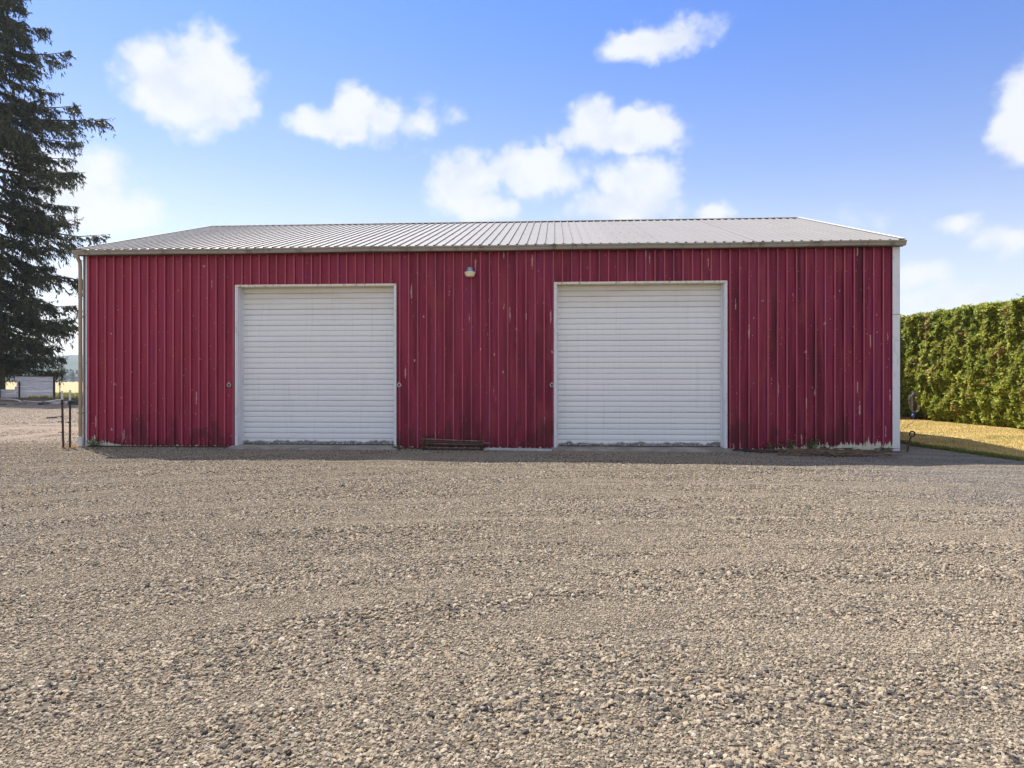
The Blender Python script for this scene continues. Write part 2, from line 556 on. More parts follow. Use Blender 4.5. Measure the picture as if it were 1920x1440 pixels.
def mat_leaf(name, a, b, c3, brown, brown_at=(0.60, 0.72), pscale=0.8, sss=0.25):
    m, t = new_mat(name)
    g = t.node('ShaderNodeNewGeometry')
    r = g.outputs['Random Per Island']
    c = t.ramp(r, [(0.0, a), (0.5, b), (1.0, c3)])
    pn = t.noise(t.P, pscale, 4.0, 0.65)
    c = t.mix(t.math('MULTIPLY', t.step(pn, *brown_at), t.step(t.math('FRACT', t.math('MULTIPLY', r, 7.3)), 0.25, 0.6)), c, brown)
    fin(t, c, 0.6, 0.0, None, 0.25)
    tr = t.node('ShaderNodeBsdfTranslucent')
    t.put(tr.inputs['Color'], c)
    mx = t.node('ShaderNodeMixShader')
    mx.inputs[0].default_value = sss
    t.l.new(t.b.outputs[0], mx.inputs[1])
    t.l.new(tr.outputs[0], mx.inputs[2])
    out = [n for n in t.n if n.type == 'OUTPUT_MATERIAL'][0]
    t.l.new(mx.outputs[0], out.inputs[0])
    return m


M = {}
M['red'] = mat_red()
M['door'] = mat_white_door()
M['trim'] = mat_trim('white painted trim', (0.72, 0.74, 0.77), (0.36, 0.38, 0.38), 0.45)
M['header'] = mat_trim('stained header trim', (0.74, 0.70, 0.58), (0.16, 0.12, 0.07), 0.85, 16.0)
M['gutter'] = mat_trim('grimy beige gutter', (0.30, 0.275, 0.23), (0.085, 0.07, 0.05), 0.9, 4.0)
M['pipe'] = mat_trim('stained downspout', (0.36, 0.285, 0.18), (0.20, 0.145, 0.08), 0.7, 4.0)
M['pvc'] = mat_trim('white plastic pipe', (0.70, 0.71, 0.70), (0.45, 0.42, 0.36), 0.4)
M['screw'] = mat_noisy('screw heads', (0.05, 0.030, 0.03), (0.33, 0.22, 0.19), 30.0, 0.5, 0.3)
M['roof'] = mat_roof()
M['ridge'] = mat_noisy('dull ridge flashing', (0.095, 0.09, 0.085), (0.15, 0.14, 0.135), 4.0, 0.8)
M['frame'] = mat_noisy('framing lumber', (0.20, 0.14, 0.09), (0.29, 0.21, 0.13), 3.0, 0.8, 0, (1, 1, 6))
M['base'] = mat_noisy('dark treated skirt board', (0.035, 0.035, 0.028), (0.075, 0.065, 0.05), 4.0, 0.8, 0, (1, 1, 5))
M['concrete'] = mat_noisy('stained concrete', (0.20, 0.175, 0.145), (0.33, 0.295, 0.25), 2.2, 0.9, 0, (1, 1, 1), 0.006)
M['rust'] = mat_noisy('rusty iron', (0.075, 0.042, 0.026), (0.19, 0.105, 0.06), 14.0, 0.75, 0.2)
M['rodlight'] = mat_noisy('pale iron', (0.13, 0.095, 0.07), (0.27, 0.20, 0.15), 10.0, 0.6, 0.3)
M['rustdark'] = mat_noisy('dark old iron', (0.036, 0.026, 0.021), (0.085, 0.052, 0.036), 9.0, 0.7, 0.3)
M['whitecap'] = mat_noisy('weathered white paint', (0.52, 0.54, 0.52), (0.74, 0.74, 0.72), 20.0, 0.6)
M['alu'] = mat_noisy('bare aluminium', (0.44, 0.47, 0.50), (0.56, 0.58, 0.60), 6.0, 0.38, 0.55, (1, 1, 1))
M['galv'] = mat_noisy('galvanised lamp hood', (0.26, 0.30, 0.35), (0.40, 0.44, 0.50), 9.0, 0.35, 0.75)
M['lens'] = mat_noisy('yellowed lamp lens', (0.78, 0.70, 0.46), (0.84, 0.78, 0.60), 9.0, 0.35)
M['stone'] = mat_stone()
M['yard'] = mat_yard()
M['field'] = mat_field()
M['lawn'] = mat_lawn()
M['board'] = mat_noisy('grey weathered boards', (0.58, 0.57, 0.60), (0.78, 0.76, 0.78), 1.6, 0.85, 0, (0.8, 1, 5), 0.01, 0.5, 6.0)
M['bark'] = mat_noisy('conifer bark', (0.045, 0.033, 0.026), (0.10, 0.075, 0.058), 5.0, 0.9, 0, (3, 3, 0.8), 0.03)
M['needle'] = mat_leaf('dark conifer needles', (0.026, 0.036, 0.020), (0.050, 0.064, 0.032), (0.088, 0.098, 0.046), (0.110, 0.080, 0.044), (0.60, 0.78), 0.5, 0.22)
M['hedge'] = mat_leaf('arborvitae sprays', (0.085, 0.150, 0.016), (0.25, 0.305, 0.030), (0.50, 0.47, 0.070), (0.42, 0.28, 0.12), (0.52, 0.65), 1.3, 0.38)
M['hedgecore'] = mat_noisy('hedge twigs', (0.030, 0.030, 0.014), (0.060, 0.050, 0.026), 5.0, 0.9)
M['blade'] = mat_leaf('grass blades', (0.43, 0.325, 0.135), (0.54, 0.41, 0.175), (0.40, 0.34, 0.13), (0.20, 0.22, 0.06), (0.50, 0.60), 0.9, 0.3)
M['green'] = mat_leaf('green grass blades', (0.08, 0.13, 0.025), (0.14, 0.19, 0.04), (0.24, 0.24, 0.07), (0.30, 0.25, 0.10), (0.6, 0.7), 1.5, 0.3)
M['weed'] = mat_leaf('weed leaves', (0.07, 0.11, 0.03), (0.11, 0.16, 0.05), (0.19, 0.20, 0.08), (0.22, 0.15, 0.07), (0.62, 0.7), 6.0, 0.3)
M['stick'] = mat_noisy('dead sticks', (0.10, 0.066, 0.042), (0.25, 0.17, 0.105), 16.0, 0.85)
M['hill'] = mat_noisy('forested hill', (0.020, 0.034, 0.018), (0.055, 0.070, 0.032), 0.03, 0.95, 0, (1, 1, 1), 0, 0.1)
M['wood'] = mat_leaf('far conifers', (0.020, 0.036, 0.018), (0.030, 0.046, 0.022), (0.044, 0.056, 0.026), (0.06, 0.06, 0.03), (0.7, 0.8), 0.02, 0.05)
M['mulch'] = mat_noisy('red bark mulch', (0.20, 0.065, 0.030), (0.33, 0.125, 0.06), 9.0, 0.95, 0, (1, 1, 1), 0.03)
M['hose'] = mat_noisy('grey rubber hose', (0.11, 0.11, 0.11), (0.22, 0.21, 0.19), 8.0, 0.5)
M['blue'] = mat_noisy('blue plastic', (0.012, 0.085, 0.42), (0.02, 0.12, 0.50), 8.0, 0.4)
M['bleach'] = mat_noisy('bleached timber', (0.46, 0.41, 0.34), (0.66, 0.60, 0.52), 6.0, 0.85)
M['dirt'] = mat_noisy('dark dirt', (0.055, 0.034, 0.022), (0.14, 0.09, 0.058), 3.0, 0.95, 0, (1, 1, 1), 0.05)
M['black'] = mat_noisy('black scrap', (0.018, 0.017, 0.017), (0.04, 0.035, 0.03), 6.0, 0.6)

# ------------------------------------------------------------------ ground
BARN_P = Vector((-9.935, 15.897, 0.0))
BARN_A = -math.radians(3.54)
BARN_L, BARN_D = 18.30, 12.2
E_U = Vector((math.cos(BARN_A), math.sin(BARN_A), 0))
E_V = Vector((-math.sin(BARN_A), math.cos(BARN_A), 0))


def barn(u, v, z=0.0):
    p = BARN_P + E_U * u + E_V * v
    return Vector((p.x, p.y, z))


def to_barn(x, y):
    r = Vector((x - BARN_P.x, y - BARN_P.y, 0))
    return r.dot(E_U), r.dot(E_V)


def lawn_edge(y):
    """X of the gravel/lawn border at depth y"""
    if y < 13.0:
        return 9.85 + (13.0 - y) * (13.0 - y) * 2.2 + (13.0 - y) * 1.2
    return 9.52 + 0.33 * math.exp(-(y - 13.0) / 0.9) + 0.05 * math.sin(y * 2.3)


def ground_z(x, y):
    u, v = to_barn(x, y)
    falloff = min(1.0, max(0.0, (-v - 0.15) / 1.2)) if (-0.5 < u < BARN_L + 0.5) else 1.0
    falloff *= min(1.0, max(0.0, (30.0 - y) / 12.0)) * min(1.0, max(0.0, (lawn_edge(y) - x) / 0.8))
    z = 0.026 * mnoise.noise((x * 0.22 + 3.0, y * 0.75, 0.0)) + 0.020 * mnoise.noise((x * 0.75, y * 2.1 + x * 0.25, 4.0))
    r = math.hypot((x - 2.0) * 0.80, y + 1.0)
    z += 0.020 * mnoise.noise((r * 2.2, x * 0.28, 5.0)) + 0.012 * mnoise.noise((r * 5.0, x * 0.5, 8.0))
    z += 0.008 * mnoise.noise((x * 2.2, y * 3.3, 9.0))
    return z * falloff


def axis(lo, a, b, hi, fine, coarse):
    s = list(np.arange(lo, a, coarse)) + list(np.arange(a, b, fine)) + list(np.arange(b, hi + coarse * 0.5, coarse))
    return s


field = MB()
field.quad((-3900, -400, -0.08), (3900, -400, -0.08), (3900, 3900, -0.08), (-3900, 3900, -0.08))
tag(field.build('field', M['field']), kind='structure')

XS = axis(-75, -16, 16, 32, 0.10, 2.5)
YS = axis(-20, 1.2, 17, 57, 0.10, 2.0)
nx, ny = len(XS), len(YS)
gv = [(x, y, ground_z(x, y)) for y in YS for x in XS]
gf = [(j * nx + i, j * nx + i + 1, (j + 1) * nx + i + 1, (j + 1) * nx + i) for j in range(ny - 1) for i in range(nx - 1)]
yard_me = bpy.data.meshes.new('gravel_yard')
yard_me.from_pydata(gv, [], gf)
yard_me.materials.append(M['yard'])
yard_me.polygons.foreach_set('use_smooth', [True] * len(gf))
yard = tag(link('gravel_yard', yard_me), kind='structure')

# loose stones lying on the yard, as far as one can tell them apart
sx = list(np.arange(-16, 16.01, 0.125))
sy = list(np.arange(1.4, 17.4, 0.125))
sv, sf, sd = [], [], []
nsx = len(sx)
for y in sy:
    for x in sx:
        u, v = to_barn(x, y)
        d = 1.0 if y < 7.5 else max(0.62, 1.0 - (y - 7.5) * 0.05)
        lim = 0.80 * y + 2.6
        if abs(x) > lim:
            d = 0.0
        if -0.04 < u < BARN_L + 0.04 and v > -0.10:
            d = 0.0
        for a, b in ((3.5, 7.4), (10.85, 14.75)):
            if a < u < b and v > -0.42:
                d = 0.0 if v > -0.30 else 0.35
        if x > lawn_edge(y) - 0.05:
            d = 0.0
        if y > 14.6:
            d *= max(0.0, min(1.0, (17.2 - y) / 2.6 + 0.35 * mnoise.noise((x * 0.5, y * 1.2, 7.0))))
        sv.append((x, y, ground_z(x, y) + 0.001))
        sd.append(d)
for j in range(len(sy) - 1):
    for i in range(nsx - 1):
        q = (j * nsx + i, j * nsx + i + 1, (j + 1) * nsx + i + 1, (j + 1) * nsx + i)
        if max(sd[k] for k in q) > 0:
            sf.append(q)
st_me = bpy.data.meshes.new('loose_gravel')
st_me.from_pydata(sv, [], sf)
at = st_me.attributes.new('dens', 'FLOAT', 'POINT')
at.data.foreach_set('value', sd)
st_me.materials.append(M['stone'])
gravel = tag(link('loose_gravel', st_me), kind='stuff')


def stone_tree():
    g = bpy.data.node_groups.new('scatter stones', 'GeometryNodeTree')
    g.interface.new_socket('Geometry', in_out='INPUT', socket_type='NodeSocketGeometry')
    g.interface.new_socket('Geometry', in_out='OUTPUT', socket_type='NodeSocketGeometry')
    N, L = g.nodes, g.links
    gi, go = N.new('NodeGroupInput'), N.new('NodeGroupOutput')
    dist = N.new('GeometryNodeDistributePointsOnFaces')
    L.new(gi.outputs[0], dist.inputs['Mesh'])
    na = N.new('GeometryNodeInputNamedAttribute')
    na.data_type = 'FLOAT'
    na.inputs['Name'].default_value = 'dens'
    posn = N.new('GeometryNodeInputPosition')

    def gmath(op, a, b):
        m = N.new('ShaderNodeMath')
        m.operation = op
        for i, v in enumerate((a, b)):
            if isinstance(v, bpy.types.NodeSocket):
                L.new(v, m.inputs[i])
            else:
                m.inputs[i].default_value = v
        return m.outputs[0]
    coarse = N.new('ShaderNodeTexNoise')
    s0 = N.new('ShaderNodeSeparateXYZ')
    L.new(posn.outputs[0], s0.inputs[0])
    # wheels have swept the loose stones into curved ridges
    ra = gmath('MULTIPLY', gmath('SUBTRACT', s0.outputs[0], 2.0), 0.80)
    rb = gmath('ADD', s0.outputs[1], 1.0)
    rr_ = gmath('SQRT', gmath('ADD', gmath('MULTIPLY', ra, ra), gmath('MULTIPLY', rb, rb)), 0.0)
    cb = N.new('ShaderNodeCombineXYZ')
    L.new(gmath('MULTIPLY', rr_, 1.9), cb.inputs[0])
    L.new(gmath('MULTIPLY', s0.outputs[0], 0.30), cb.inputs[1])
    L.new(cb.outputs[0], coarse.inputs['Vector'])
    coarse.inputs['Scale'].default_value = 1.0
    coarse.inputs['Detail'].default_value = 4.0
    coarse.inputs['Roughness'].default_value = 0.6
    sep = N.new('ShaderNodeSeparateXYZ')
    L.new(posn.outputs[0], sep.inputs[0])
    mr = N.new('ShaderNodeMapRange')
    L.new(coarse.outputs[0], mr.inputs['Value'])
    mr.inputs['From Min'].default_value = 0.36
    mr.inputs['From Max'].default_value = 0.66
    mr.inputs['To Min'].default_value = 0.55
    mr.inputs['To Max'].default_value = 1.35
    big = mr.outputs[0]
    # fewer, slightly larger stones where the gravel is coarse
    dn = gmath('DIVIDE', 3000.0, gmath('MULTIPLY', big, big))
    L.new(gmath('MULTIPLY', dn, na.outputs[0]), dist.inputs['Density'])
    dist.inputs['Seed'].default_value = 3
    join = N.new('GeometryNodeJoinGeometry')
    for k in range(7):
        ico = N.new('GeometryNodeMeshIcoSphere')
        ico.inputs['Radius'].default_value = 1.0
        ico.inputs['Subdivisions'].default_value = 2
        nz = N.new('ShaderNodeTexNoise')
        pz = N.new('GeometryNodeInputPosition')
        ad = N.new('ShaderNodeVectorMath')
        ad.operation = 'ADD'
        L.new(pz.outputs[0], ad.inputs[0])
        ad.inputs[1].default_value = (k * 7.3, k * 3.1, k * 5.7)
        L.new(ad.outputs[0], nz.inputs['Vector'])
        nz.inputs['Scale'].default_value = 0.95
        nz.inputs['Detail'].default_value = 1.0
        sb = N.new('ShaderNodeVectorMath')
        sb.operation = 'SUBTRACT'
        L.new(nz.outputs['Color'], sb.inputs[0])
        sb.inputs[1].default_value = (0.5, 0.5, 0.5)
        ml = N.new('ShaderNodeVectorMath')
        ml.operation = 'MULTIPLY'
        L.new(sb.outputs[0], ml.inputs[0])
        ml.inputs[1].default_value = (1.9, 1.9, 1.6)
        sp = N.new('GeometryNodeSetPosition')
        L.new(ico.outputs['Mesh'], sp.inputs['Geometry'])
        L.new(ml.outputs[0], sp.inputs['Offset'])
        tr = N.new('GeometryNodeTransform')
        L.new(sp.outputs[0], tr.inputs['Geometry'])
        tr.inputs['Scale'].default_value = ((1.2, 1.0, 0.8), (1.45, 0.95, 0.75), (1.0, 1.0, 0.95), (1.3, 1.1, 0.65), (1.1, 0.85, 1.0), (1.6, 0.9, 0.7), (1.2, 1.15, 0.75))[k]
        sm = N.new('GeometryNodeSetMaterial')
        L.new(tr.outputs[0], sm.inputs['Geometry'])
        sm.inputs['Material'].default_value = M['stone']
        ti = N.new('GeometryNodeGeometryToInstance')
        L.new(sm.outputs[0], ti.inputs[0])
        L.new(ti.outputs[0], join.inputs[0])
    inst = N.new('GeometryNodeInstanceOnPoints')
    L.new(dist.outputs['Points'], inst.inputs['Points'])
    L.new(join.outputs[0], inst.inputs['Instance'])
    inst.inputs['Pick Instance'].default_value = True
    rot = N.new('FunctionNodeRandomValue')
    rot.data_type = 'FLOAT_VECTOR'
    rot.inputs[0].default_value = (-0.7, -0.7, 0.0)
    rot.inputs[1].default_value = (0.7, 0.7, 6.283)
    L.new(rot.outputs[0], inst.inputs['Rotation'])
    rs = N.new('FunctionNodeRandomValue')
    rs.data_type = 'FLOAT'
    rs.inputs[2].default_value = 0.0
    rs.inputs[3].default_value = 1.0
    pw = gmath('POWER', rs.outputs[1], 2.6)
    s = gmath('ADD', 0.0045, gmath('MULTIPLY', pw, 0.0090))
    L.new(gmath('MULTIPLY', s, big), inst.inputs['Scale'])
    L.new(inst.outputs[0], go.inputs[0])
    return g


md = gravel.modifiers.new('stones', 'NODES')
md.node_group = stone_tree()

# thinner scatter of loose stones on the packed yard left of the barn
pv_, pf_, pd_ = [], [], []
px_, py_ = list(np.arange(-42, -7.9, 1.0)), list(np.arange(15, 50.1, 1.0))
for y in py_:
    for x in px_:
        u, v = to_barn(x, y)
        ok = u < -0.1 and x > -0.80 * y - 1.5
        pv_.append((x, y, ground_z(x, y) + 0.002))
        pd_.append((0.05 + 0.04 * mnoise.noise((x * 0.3, y * 0.2, 1.0))) if ok else 0.0)
for j in range(len(py_) - 1):
    for i in range(len(px_) - 1):
        q = (j * len(px_) + i, j * len(px_) + i + 1, (j + 1) * len(px_) + i + 1, (j + 1) * len(px_) + i)
        if max(pd_[k] for k in q) > 0:
            pf_.append(q)
pb_me = bpy.data.meshes.new('scattered_stones')
pb_me.from_pydata(pv_, [], pf_)
pb_me.attributes.new('dens', 'FLOAT', 'POINT').data.foreach_set('value', pd_)
pb_me.materials.append(M['stone'])
pebb = tag(link('scattered_stones', pb_me), kind='stuff')
pebb.modifiers.new('stones', 'NODES').node_group = md.node_group

# dry lawn beside the barn, sloping up a little from the gravel
lv, lf = [], []
ly = [11.2 + 0.3 * i for i in range(90)]
lxn = 24
for y in ly:
    x0 = lawn_edge(y)
    for i in range(lxn):
        x = x0 + (34.0 - x0) * (i / (lxn - 1)) ** 1.6
        lv.append((x, y, 0.008 + 0.012 * min(1.0, (x - x0) / 0.4) + 0.012 * mnoise.noise((x * 0.8, y * 0.8, 2.0)) * min(1, (x - x0) / 0.5)))
lf = [(j * lxn + i, j * lxn + i + 1, (j + 1) * lxn + i + 1, (j + 1) * lxn + i) for j in range(len(ly) - 1) for i in range(lxn - 1)]
lme = bpy.data.meshes.new('lawn')
lme.from_pydata(lv, [], lf)
lme.materials.append(M['lawn'])
lme.polygons.foreach_set('use_smooth', [True] * len(lf))
tag(link('lawn', lme), kind='structure')


def blades(P, h0, h1, w, lean=0.5):
    n = len(P)
    a = RNG.uniform(0, 2 * np.pi, n)
    h = RNG.uniform(h0, h1, n)
    side = np.stack([np.cos(a), np.sin(a), np.zeros(n)], 1) * (w * RNG.uniform(0.6, 1.3, n))[:, None]
    b = RNG.uniform(0, 2 * np.pi, n)
    le = RNG.uniform(0.1, lean, n)
    tip = P + np.stack([np.cos(b) * le * h, np.sin(b) * le * h, h], 1)
    mid = P + (tip - P) * 0.55 + np.stack([np.zeros(n), np.zeros(n), 0.08 * h], 1)
    return np.stack([P - side * 0.5, P + side * 0.5, mid + side * 0.35, tip], 1)


n = 60000
yy = 13.0 + (RNG.random(n) ** 1.3) * 14.5
xx = np.array([lawn_edge(v) for v in yy]) + RNG.random(n) * 6.3
P = np.stack([xx, yy, np.full(n, 0.012)], 1)
tag(link('lawn_grass', quads_mesh('lawn_grass', blades(P, 0.025, 0.06, 0.010, 1.0), M['blade'])), kind='stuff')
n = 9000
yy = 11.6 + RNG.random(n) * 8.5
xx = np.array([lawn_edge(v) + 0.10 * mnoise.noise((v * 2.1, 0, 0)) for v in yy]) + np.abs(RNG.normal(0, 0.14, n)) - 0.08
P = np.stack([xx, yy, np.full(n, 0.0)], 1)
tag(link('verge_grass', quads_mesh('verge_grass', blades(P, 0.04, 0.10, 0.010, 0.9), M['green'])), kind='stuff')

# ------------------------------------------------------------------ the barn
H_EAVE = 4.60
PITCH = 0.31
N_PAN = 18
PAN_W = BARN_L / N_PAN
RIB_P = PAN_W / 5
DOORS = [(3.66, 7.28), (10.955, 14.62)]
DOOR_H = 3.68
SILL = 0.062
RB, RT, RH = 0.025, 0.013, 0.042


def profile(u0, u1, rh=None):
    """outline of the ribbed sheet (u, how far it stands out) between u0 and u1"""
    rh = RH if rh is None else rh
    pts = []
    k = math.floor(u0 / RIB_P) - 1
    while k * RIB_P < u1 + RIB_P:
        c = (k + 0.5) * RIB_P
        for du, h in ((-RB, 0), (-RT, rh), (RT, rh), (RB, 0)):
            pts.append((c + du, h))
        k += 1

    def hat(u):
        for (a, ha), (b, hb) in zip(pts, pts[1:]):
            if a <= u <= b:
                return ha + (hb - ha) * (u - a) / max(1e-9, b - a)
        return 0.0
    out = [(u0, hat(u0))] + [p for p in pts if u0 + 1e-5 < p[0] < u1 - 1e-5] + [(u1, hat(u1))]
    return out


SCREW_Z = [0.14, 0.80, 1.41, 2.03, 2.66, 3.28, 3.92, 4.40]


def sheet(mb, u0, u1, z0, ztop, ref=0.0, screws=True, rh=None):
    """one ribbed sheet; the ribs stand out towards -y; ztop is a number or a function of u"""
    zt = ztop if callable(ztop) else (lambda u: ztop)
    pr = profile(u0, u1, rh)
    n = len(mb.v)
    for u, h in pr:
        mb.v += [(u - ref, -h, z0), (u - ref, -h, zt(u)), (u - ref, -h + 0.002, z0), (u - ref, -h + 0.002, zt(u))]
    for i in range(len(pr) - 1):
        a, b = n + 4 * i, n + 4 * (i + 1)
        mb.f += [(a, b, b + 1, a + 1), (b + 2, a + 2, a + 3, b + 3), (a, a + 2, b + 2, b), (a + 1, b + 1, b + 3, a + 3)]
        mb.m += [0, 0, 0, 0]
    if screws:
        k = math.floor(u0 / RIB_P)
        while k * RIB_P < u1:
            uc = (k + 0.5) * RIB_P + 0.05
            if u0 + 0.02 < uc < u1 - 0.02:
                for z in SCREW_Z:
                    if z0 + 0.03 < z < zt(uc) - 0.03:
                        mb.box(uc - ref - 0.008, uc - ref + 0.008, -0.007, -0.0005, z - 0.008, z + 0.008, 1)
            k += 1


shed = thing('pole_barn', 'long maroon metal barn with ribbed walls, grey metal roof and two white roll-up doors', 'barn', BARN_P, BARN_A)


def wall_frame(L, gable=False, doors=()):
    mb = MB()
    y0, y1 = 0.030, 0.068
    zt = H_EAVE - 0.06
    us = [0.02]
    for a, b in doors:
        us += [a, b]
    us.append(L - 0.02)
    segs = [(us[i], us[i + 1]) for i in range(0, len(us), 2)]
    for a, b in segs:
        mb.box(a, b, y0, y1, 0.0, zt)
    for a, b in doors:
        mb.box(a, b, y0, y1, DOOR_H + 0.01, zt)
    if gable:
        n = len(mb.v)
        r = zt + (L / 2) * PITCH
        for y in (y0, y1):
            mb.v += [(0.02, y, zt + 0.001), (L - 0.02, y, zt + 0.001), (L / 2, y, r)]
        mb.f += [(n, n + 1, n + 2), (n + 5, n + 4, n + 3), (n + 1, n + 4, n + 5, n + 2), (n, n + 2, n + 5, n + 3), (n, n + 3, n + 4, n + 1)]
        mb.m += [0] * 5
    return mb


# front wall
wall = wall_frame(BARN_L, False, [(a - 0.03, b + 0.03) for a, b in DOORS]).build('wall', M['frame'], shed)
Z0 = 0.035
for i in range(N_PAN):
    u0, u1 = i * PAN_W, (i + 1) * PAN_W - 0.0015
    if i == 0:
        u0 = 0.035
    if i == N_PAN - 1:
        u1 = BARN_L - 0.035
    mb = MB()
    cuts = [(a - 0.055, b + 0.055) for a, b in DOORS]
    full, over = [(u0, u1)], []
    for a, b in cuts:
        nf = []
        for s, e in full:
            if e <= a or s >= b:
                nf.append((s, e))
                continue
            if s < a:
                nf.append((s, a))
            if e > b:
                nf.append((b, e))
            over.append((max(s, a), min(e, b)))
        full = nf
    for s, e in full:
        sheet(mb, s, e, Z0, H_EAVE - 0.10, u0)
    for s, e in over:
        sheet(mb, s, e, DOOR_H + 0.055, H_EAVE - 0.10, u0)
    # sheets never hang perfectly flat against each other
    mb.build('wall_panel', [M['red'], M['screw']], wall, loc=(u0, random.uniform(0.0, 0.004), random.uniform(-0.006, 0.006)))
for a, b in ((0.06, DOORS[0][0] - 0.08), (DOORS[0][1] + 0.08, DOORS[1][0] - 0.08), (DOORS[1][1] + 0.08, BARN_L - 0.06)):
    sk = MB()
    sk.box(a, b, 0.004, 0.028, -0.03, 0.16)
    sk.build('skirt_board', M['base'], wall)

# side and back walls
back = wall_frame(BARN_L).build('wall', M['frame'], shed, loc=(BARN_L, BARN_D, 0), rot=(0, 0, math.pi))
mb = MB()
sheet(mb, 0.0, PAN_W - 0.0015, Z0, H_EAVE - 0.10)
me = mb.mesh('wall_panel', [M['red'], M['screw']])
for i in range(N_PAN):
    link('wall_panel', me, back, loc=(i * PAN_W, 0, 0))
NS = 12
SW = BARN_D / NS
left_w = wall_frame(BARN_D, True).build('wall', M['frame'], shed, loc=(0, BARN_D, 0), rot=(0, 0, -math.pi / 2))
right_w = wall_frame(BARN_D, True).build('wall', M['frame'], shed, loc=(BARN_L, 0, 0), rot=(0, 0, math.pi / 2))
for i in range(NS):
    u0, u1 = i * SW, (i + 1) * SW - 0.0015
    mb = MB()
    sheet(mb, u0, u1, Z0, lambda u: H_EAVE - 0.03 + PITCH * min(u, BARN_D - u), u0, True)
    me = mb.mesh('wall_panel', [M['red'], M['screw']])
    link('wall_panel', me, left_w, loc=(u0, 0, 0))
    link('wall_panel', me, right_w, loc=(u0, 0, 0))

# corner trims
for (cu, cv, w0, w1) in ((0, 0, 0.072, 0.12), (BARN_L, 0, 0.115, 0.12), (0, BARN_D, 0.12, 0.12), (BARN_L, BARN_D, 0.12, 0.12)):
    su = 1 if cu == 0 else -1
    svv = 1 if cv == 0 else -1
    mb = MB()
    a, b = sorted((cu - su * (0.040 if cu or cv else -0.032), cu + su * w0))
    fa, fb = sorted((cv - svv * 0.046, cv - svv * 0.032))
    mb.box(a, b, fa, fb, 0.02, H_EAVE - 0.08)
    a2, b2 = sorted((cu - su * 0.040, cu - su * 0.030))
    c2, d2 = sorted((cv - svv * 0.031, cv + svv * w1))
    mb.box(a2, b2, c2, d2, 0.02, H_EAVE - 0.02)
    for k in range(8):       # screws along the edge
        zz = 0.25 + k * 0.56
        xs_ = cu + su * (w0 - 0.012)
        mb.box(xs_ - 0.007, xs_ + 0.007, min(fa, fb) - 0.006, min(fa, fb) - 0.0005, zz, zz + 0.014, 1) if cv == 0 else None
    bevel(mb.build('corner_trim', [M['trim'], M['screw']], shed), 0.003)
# joint collars in the right trim and left trim
mb = MB()
mb.box(BARN_L - 0.118, BARN_L + 0.043, -0.049, -0.0465, 2.96, 2.975)
mb.build('trim_joint', M['gutter'], shed)

# roof: two slopes of ribbed sheets
OV, GAB = 0.20, 0.06
half = BARN_D / 2
SL = math.hypot(half + OV, (half + OV) * PITCH)
TILT = math.atan(PITCH)
Z_RIDGE = H_EAVE + half * PITCH
mb = MB()
sheet(mb, 0.0, PAN_W - 0.0015, 0.0, SL - 0.02, 0.0, False, 0.026)
for k in range(5):
    for s in (0.08, 1.3, 2.6, 3.9, 5.2, SL - 0.25):
        uc = (k + 0.5) * RIB_P + 0.05
        mb.box(uc - 0.009, uc + 0.009, -0.008, -0.0005, s - 0.009, s + 0.009, 1)
roof_me = mb.mesh('roof_panel', [M['roof'], M['screw']])
sheet_w = BARN_L + 2 * GAB
for side in (0, 1):
    dk = MB()
    dk.box(-GAB + 0.02, BARN_L + GAB - 0.02, 0.012, 0.05, 0.06, SL - 0.01)
    rot = (-(math.pi / 2 - TILT), 0, 0)
    z_e = H_EAVE - OV * PITCH
    if side == 0:
        deck = dk.build('roof', M['frame'], shed, loc=(0, -OV, z_e), rot=rot)
    else:
        deck = dk.build('roof', M['frame'], shed, loc=(BARN_L, BARN_D + OV, z_e), rot=(rot[0], 0, math.pi))
    for i in range(N_PAN):
        o = link('roof_panel', roof_me, deck, loc=(-GAB + i * sheet_w / N_PAN, random.uniform(0, 0.003), 0))
        o.scale = (sheet_w / N_PAN / PAN_W, 1, 1)
# ridge cap bent over the ribs
rc = MB()
prof = [(-0.085, -0.085 * PITCH - 0.004), (-0.08, -0.08 * PITCH), (0.0, 0.008), (0.08, -0.08 * PITCH), (0.085, -0.085 * PITCH - 0.004)]
n0 = 0
for u in (-GAB - 0.02, BARN_L + GAB + 0.02):
    for dv, dz_ in prof:
        rc.v.append((u, half + dv, Z_RIDGE + 0.036 + dz_))
for i in range(4):
    rc.f.append((i, i + 5, i + 6, i + 1))
    rc.m.append(0)
ro = rc.build('ridge_cap', M['ridge'], shed)
sm = ro.modifiers.new('thick', 'SOLIDIFY')
sm.thickness = 0.004
# rake trims
for cu, s in ((-GAB, -1), (BARN_L + GAB, 1)):
    for side in (0, 1):
        mb = MB()
        a, b = sorted((cu, cu + s * 0.012))
        mb.box(a, b, 0, SL, -0.10, 0.036)
        c_, d_ = sorted((cu - s * (0.07 if s > 0 else 0.02), cu + s * 0.012))
        mb.box(c_, d_, 0, SL, 0.0365, 0.042)
        if side == 0:
            mb.build('rake_trim', M['trim'] if s > 0 else M['roof'], shed, loc=(0, -OV, H_EAVE - OV * PITCH), rot=(TILT, 0, 0))
        else:
            mb2 = MB()
            a, b = sorted((-cu, -cu - s * 0.012))
            mb2.box(a, b, 0, SL, -0.10, 0.036)
            c_, d_ = sorted((-cu + s * 0.07, -cu - s * 0.012))
            mb2.box(c_, d_, 0, SL, 0.0365, 0.042)
            mb2.build('rake_trim', M['trim'], shed, loc=(0, BARN_D + OV, H_EAVE - OV * PITCH), rot=(TILT, 0, math.pi))


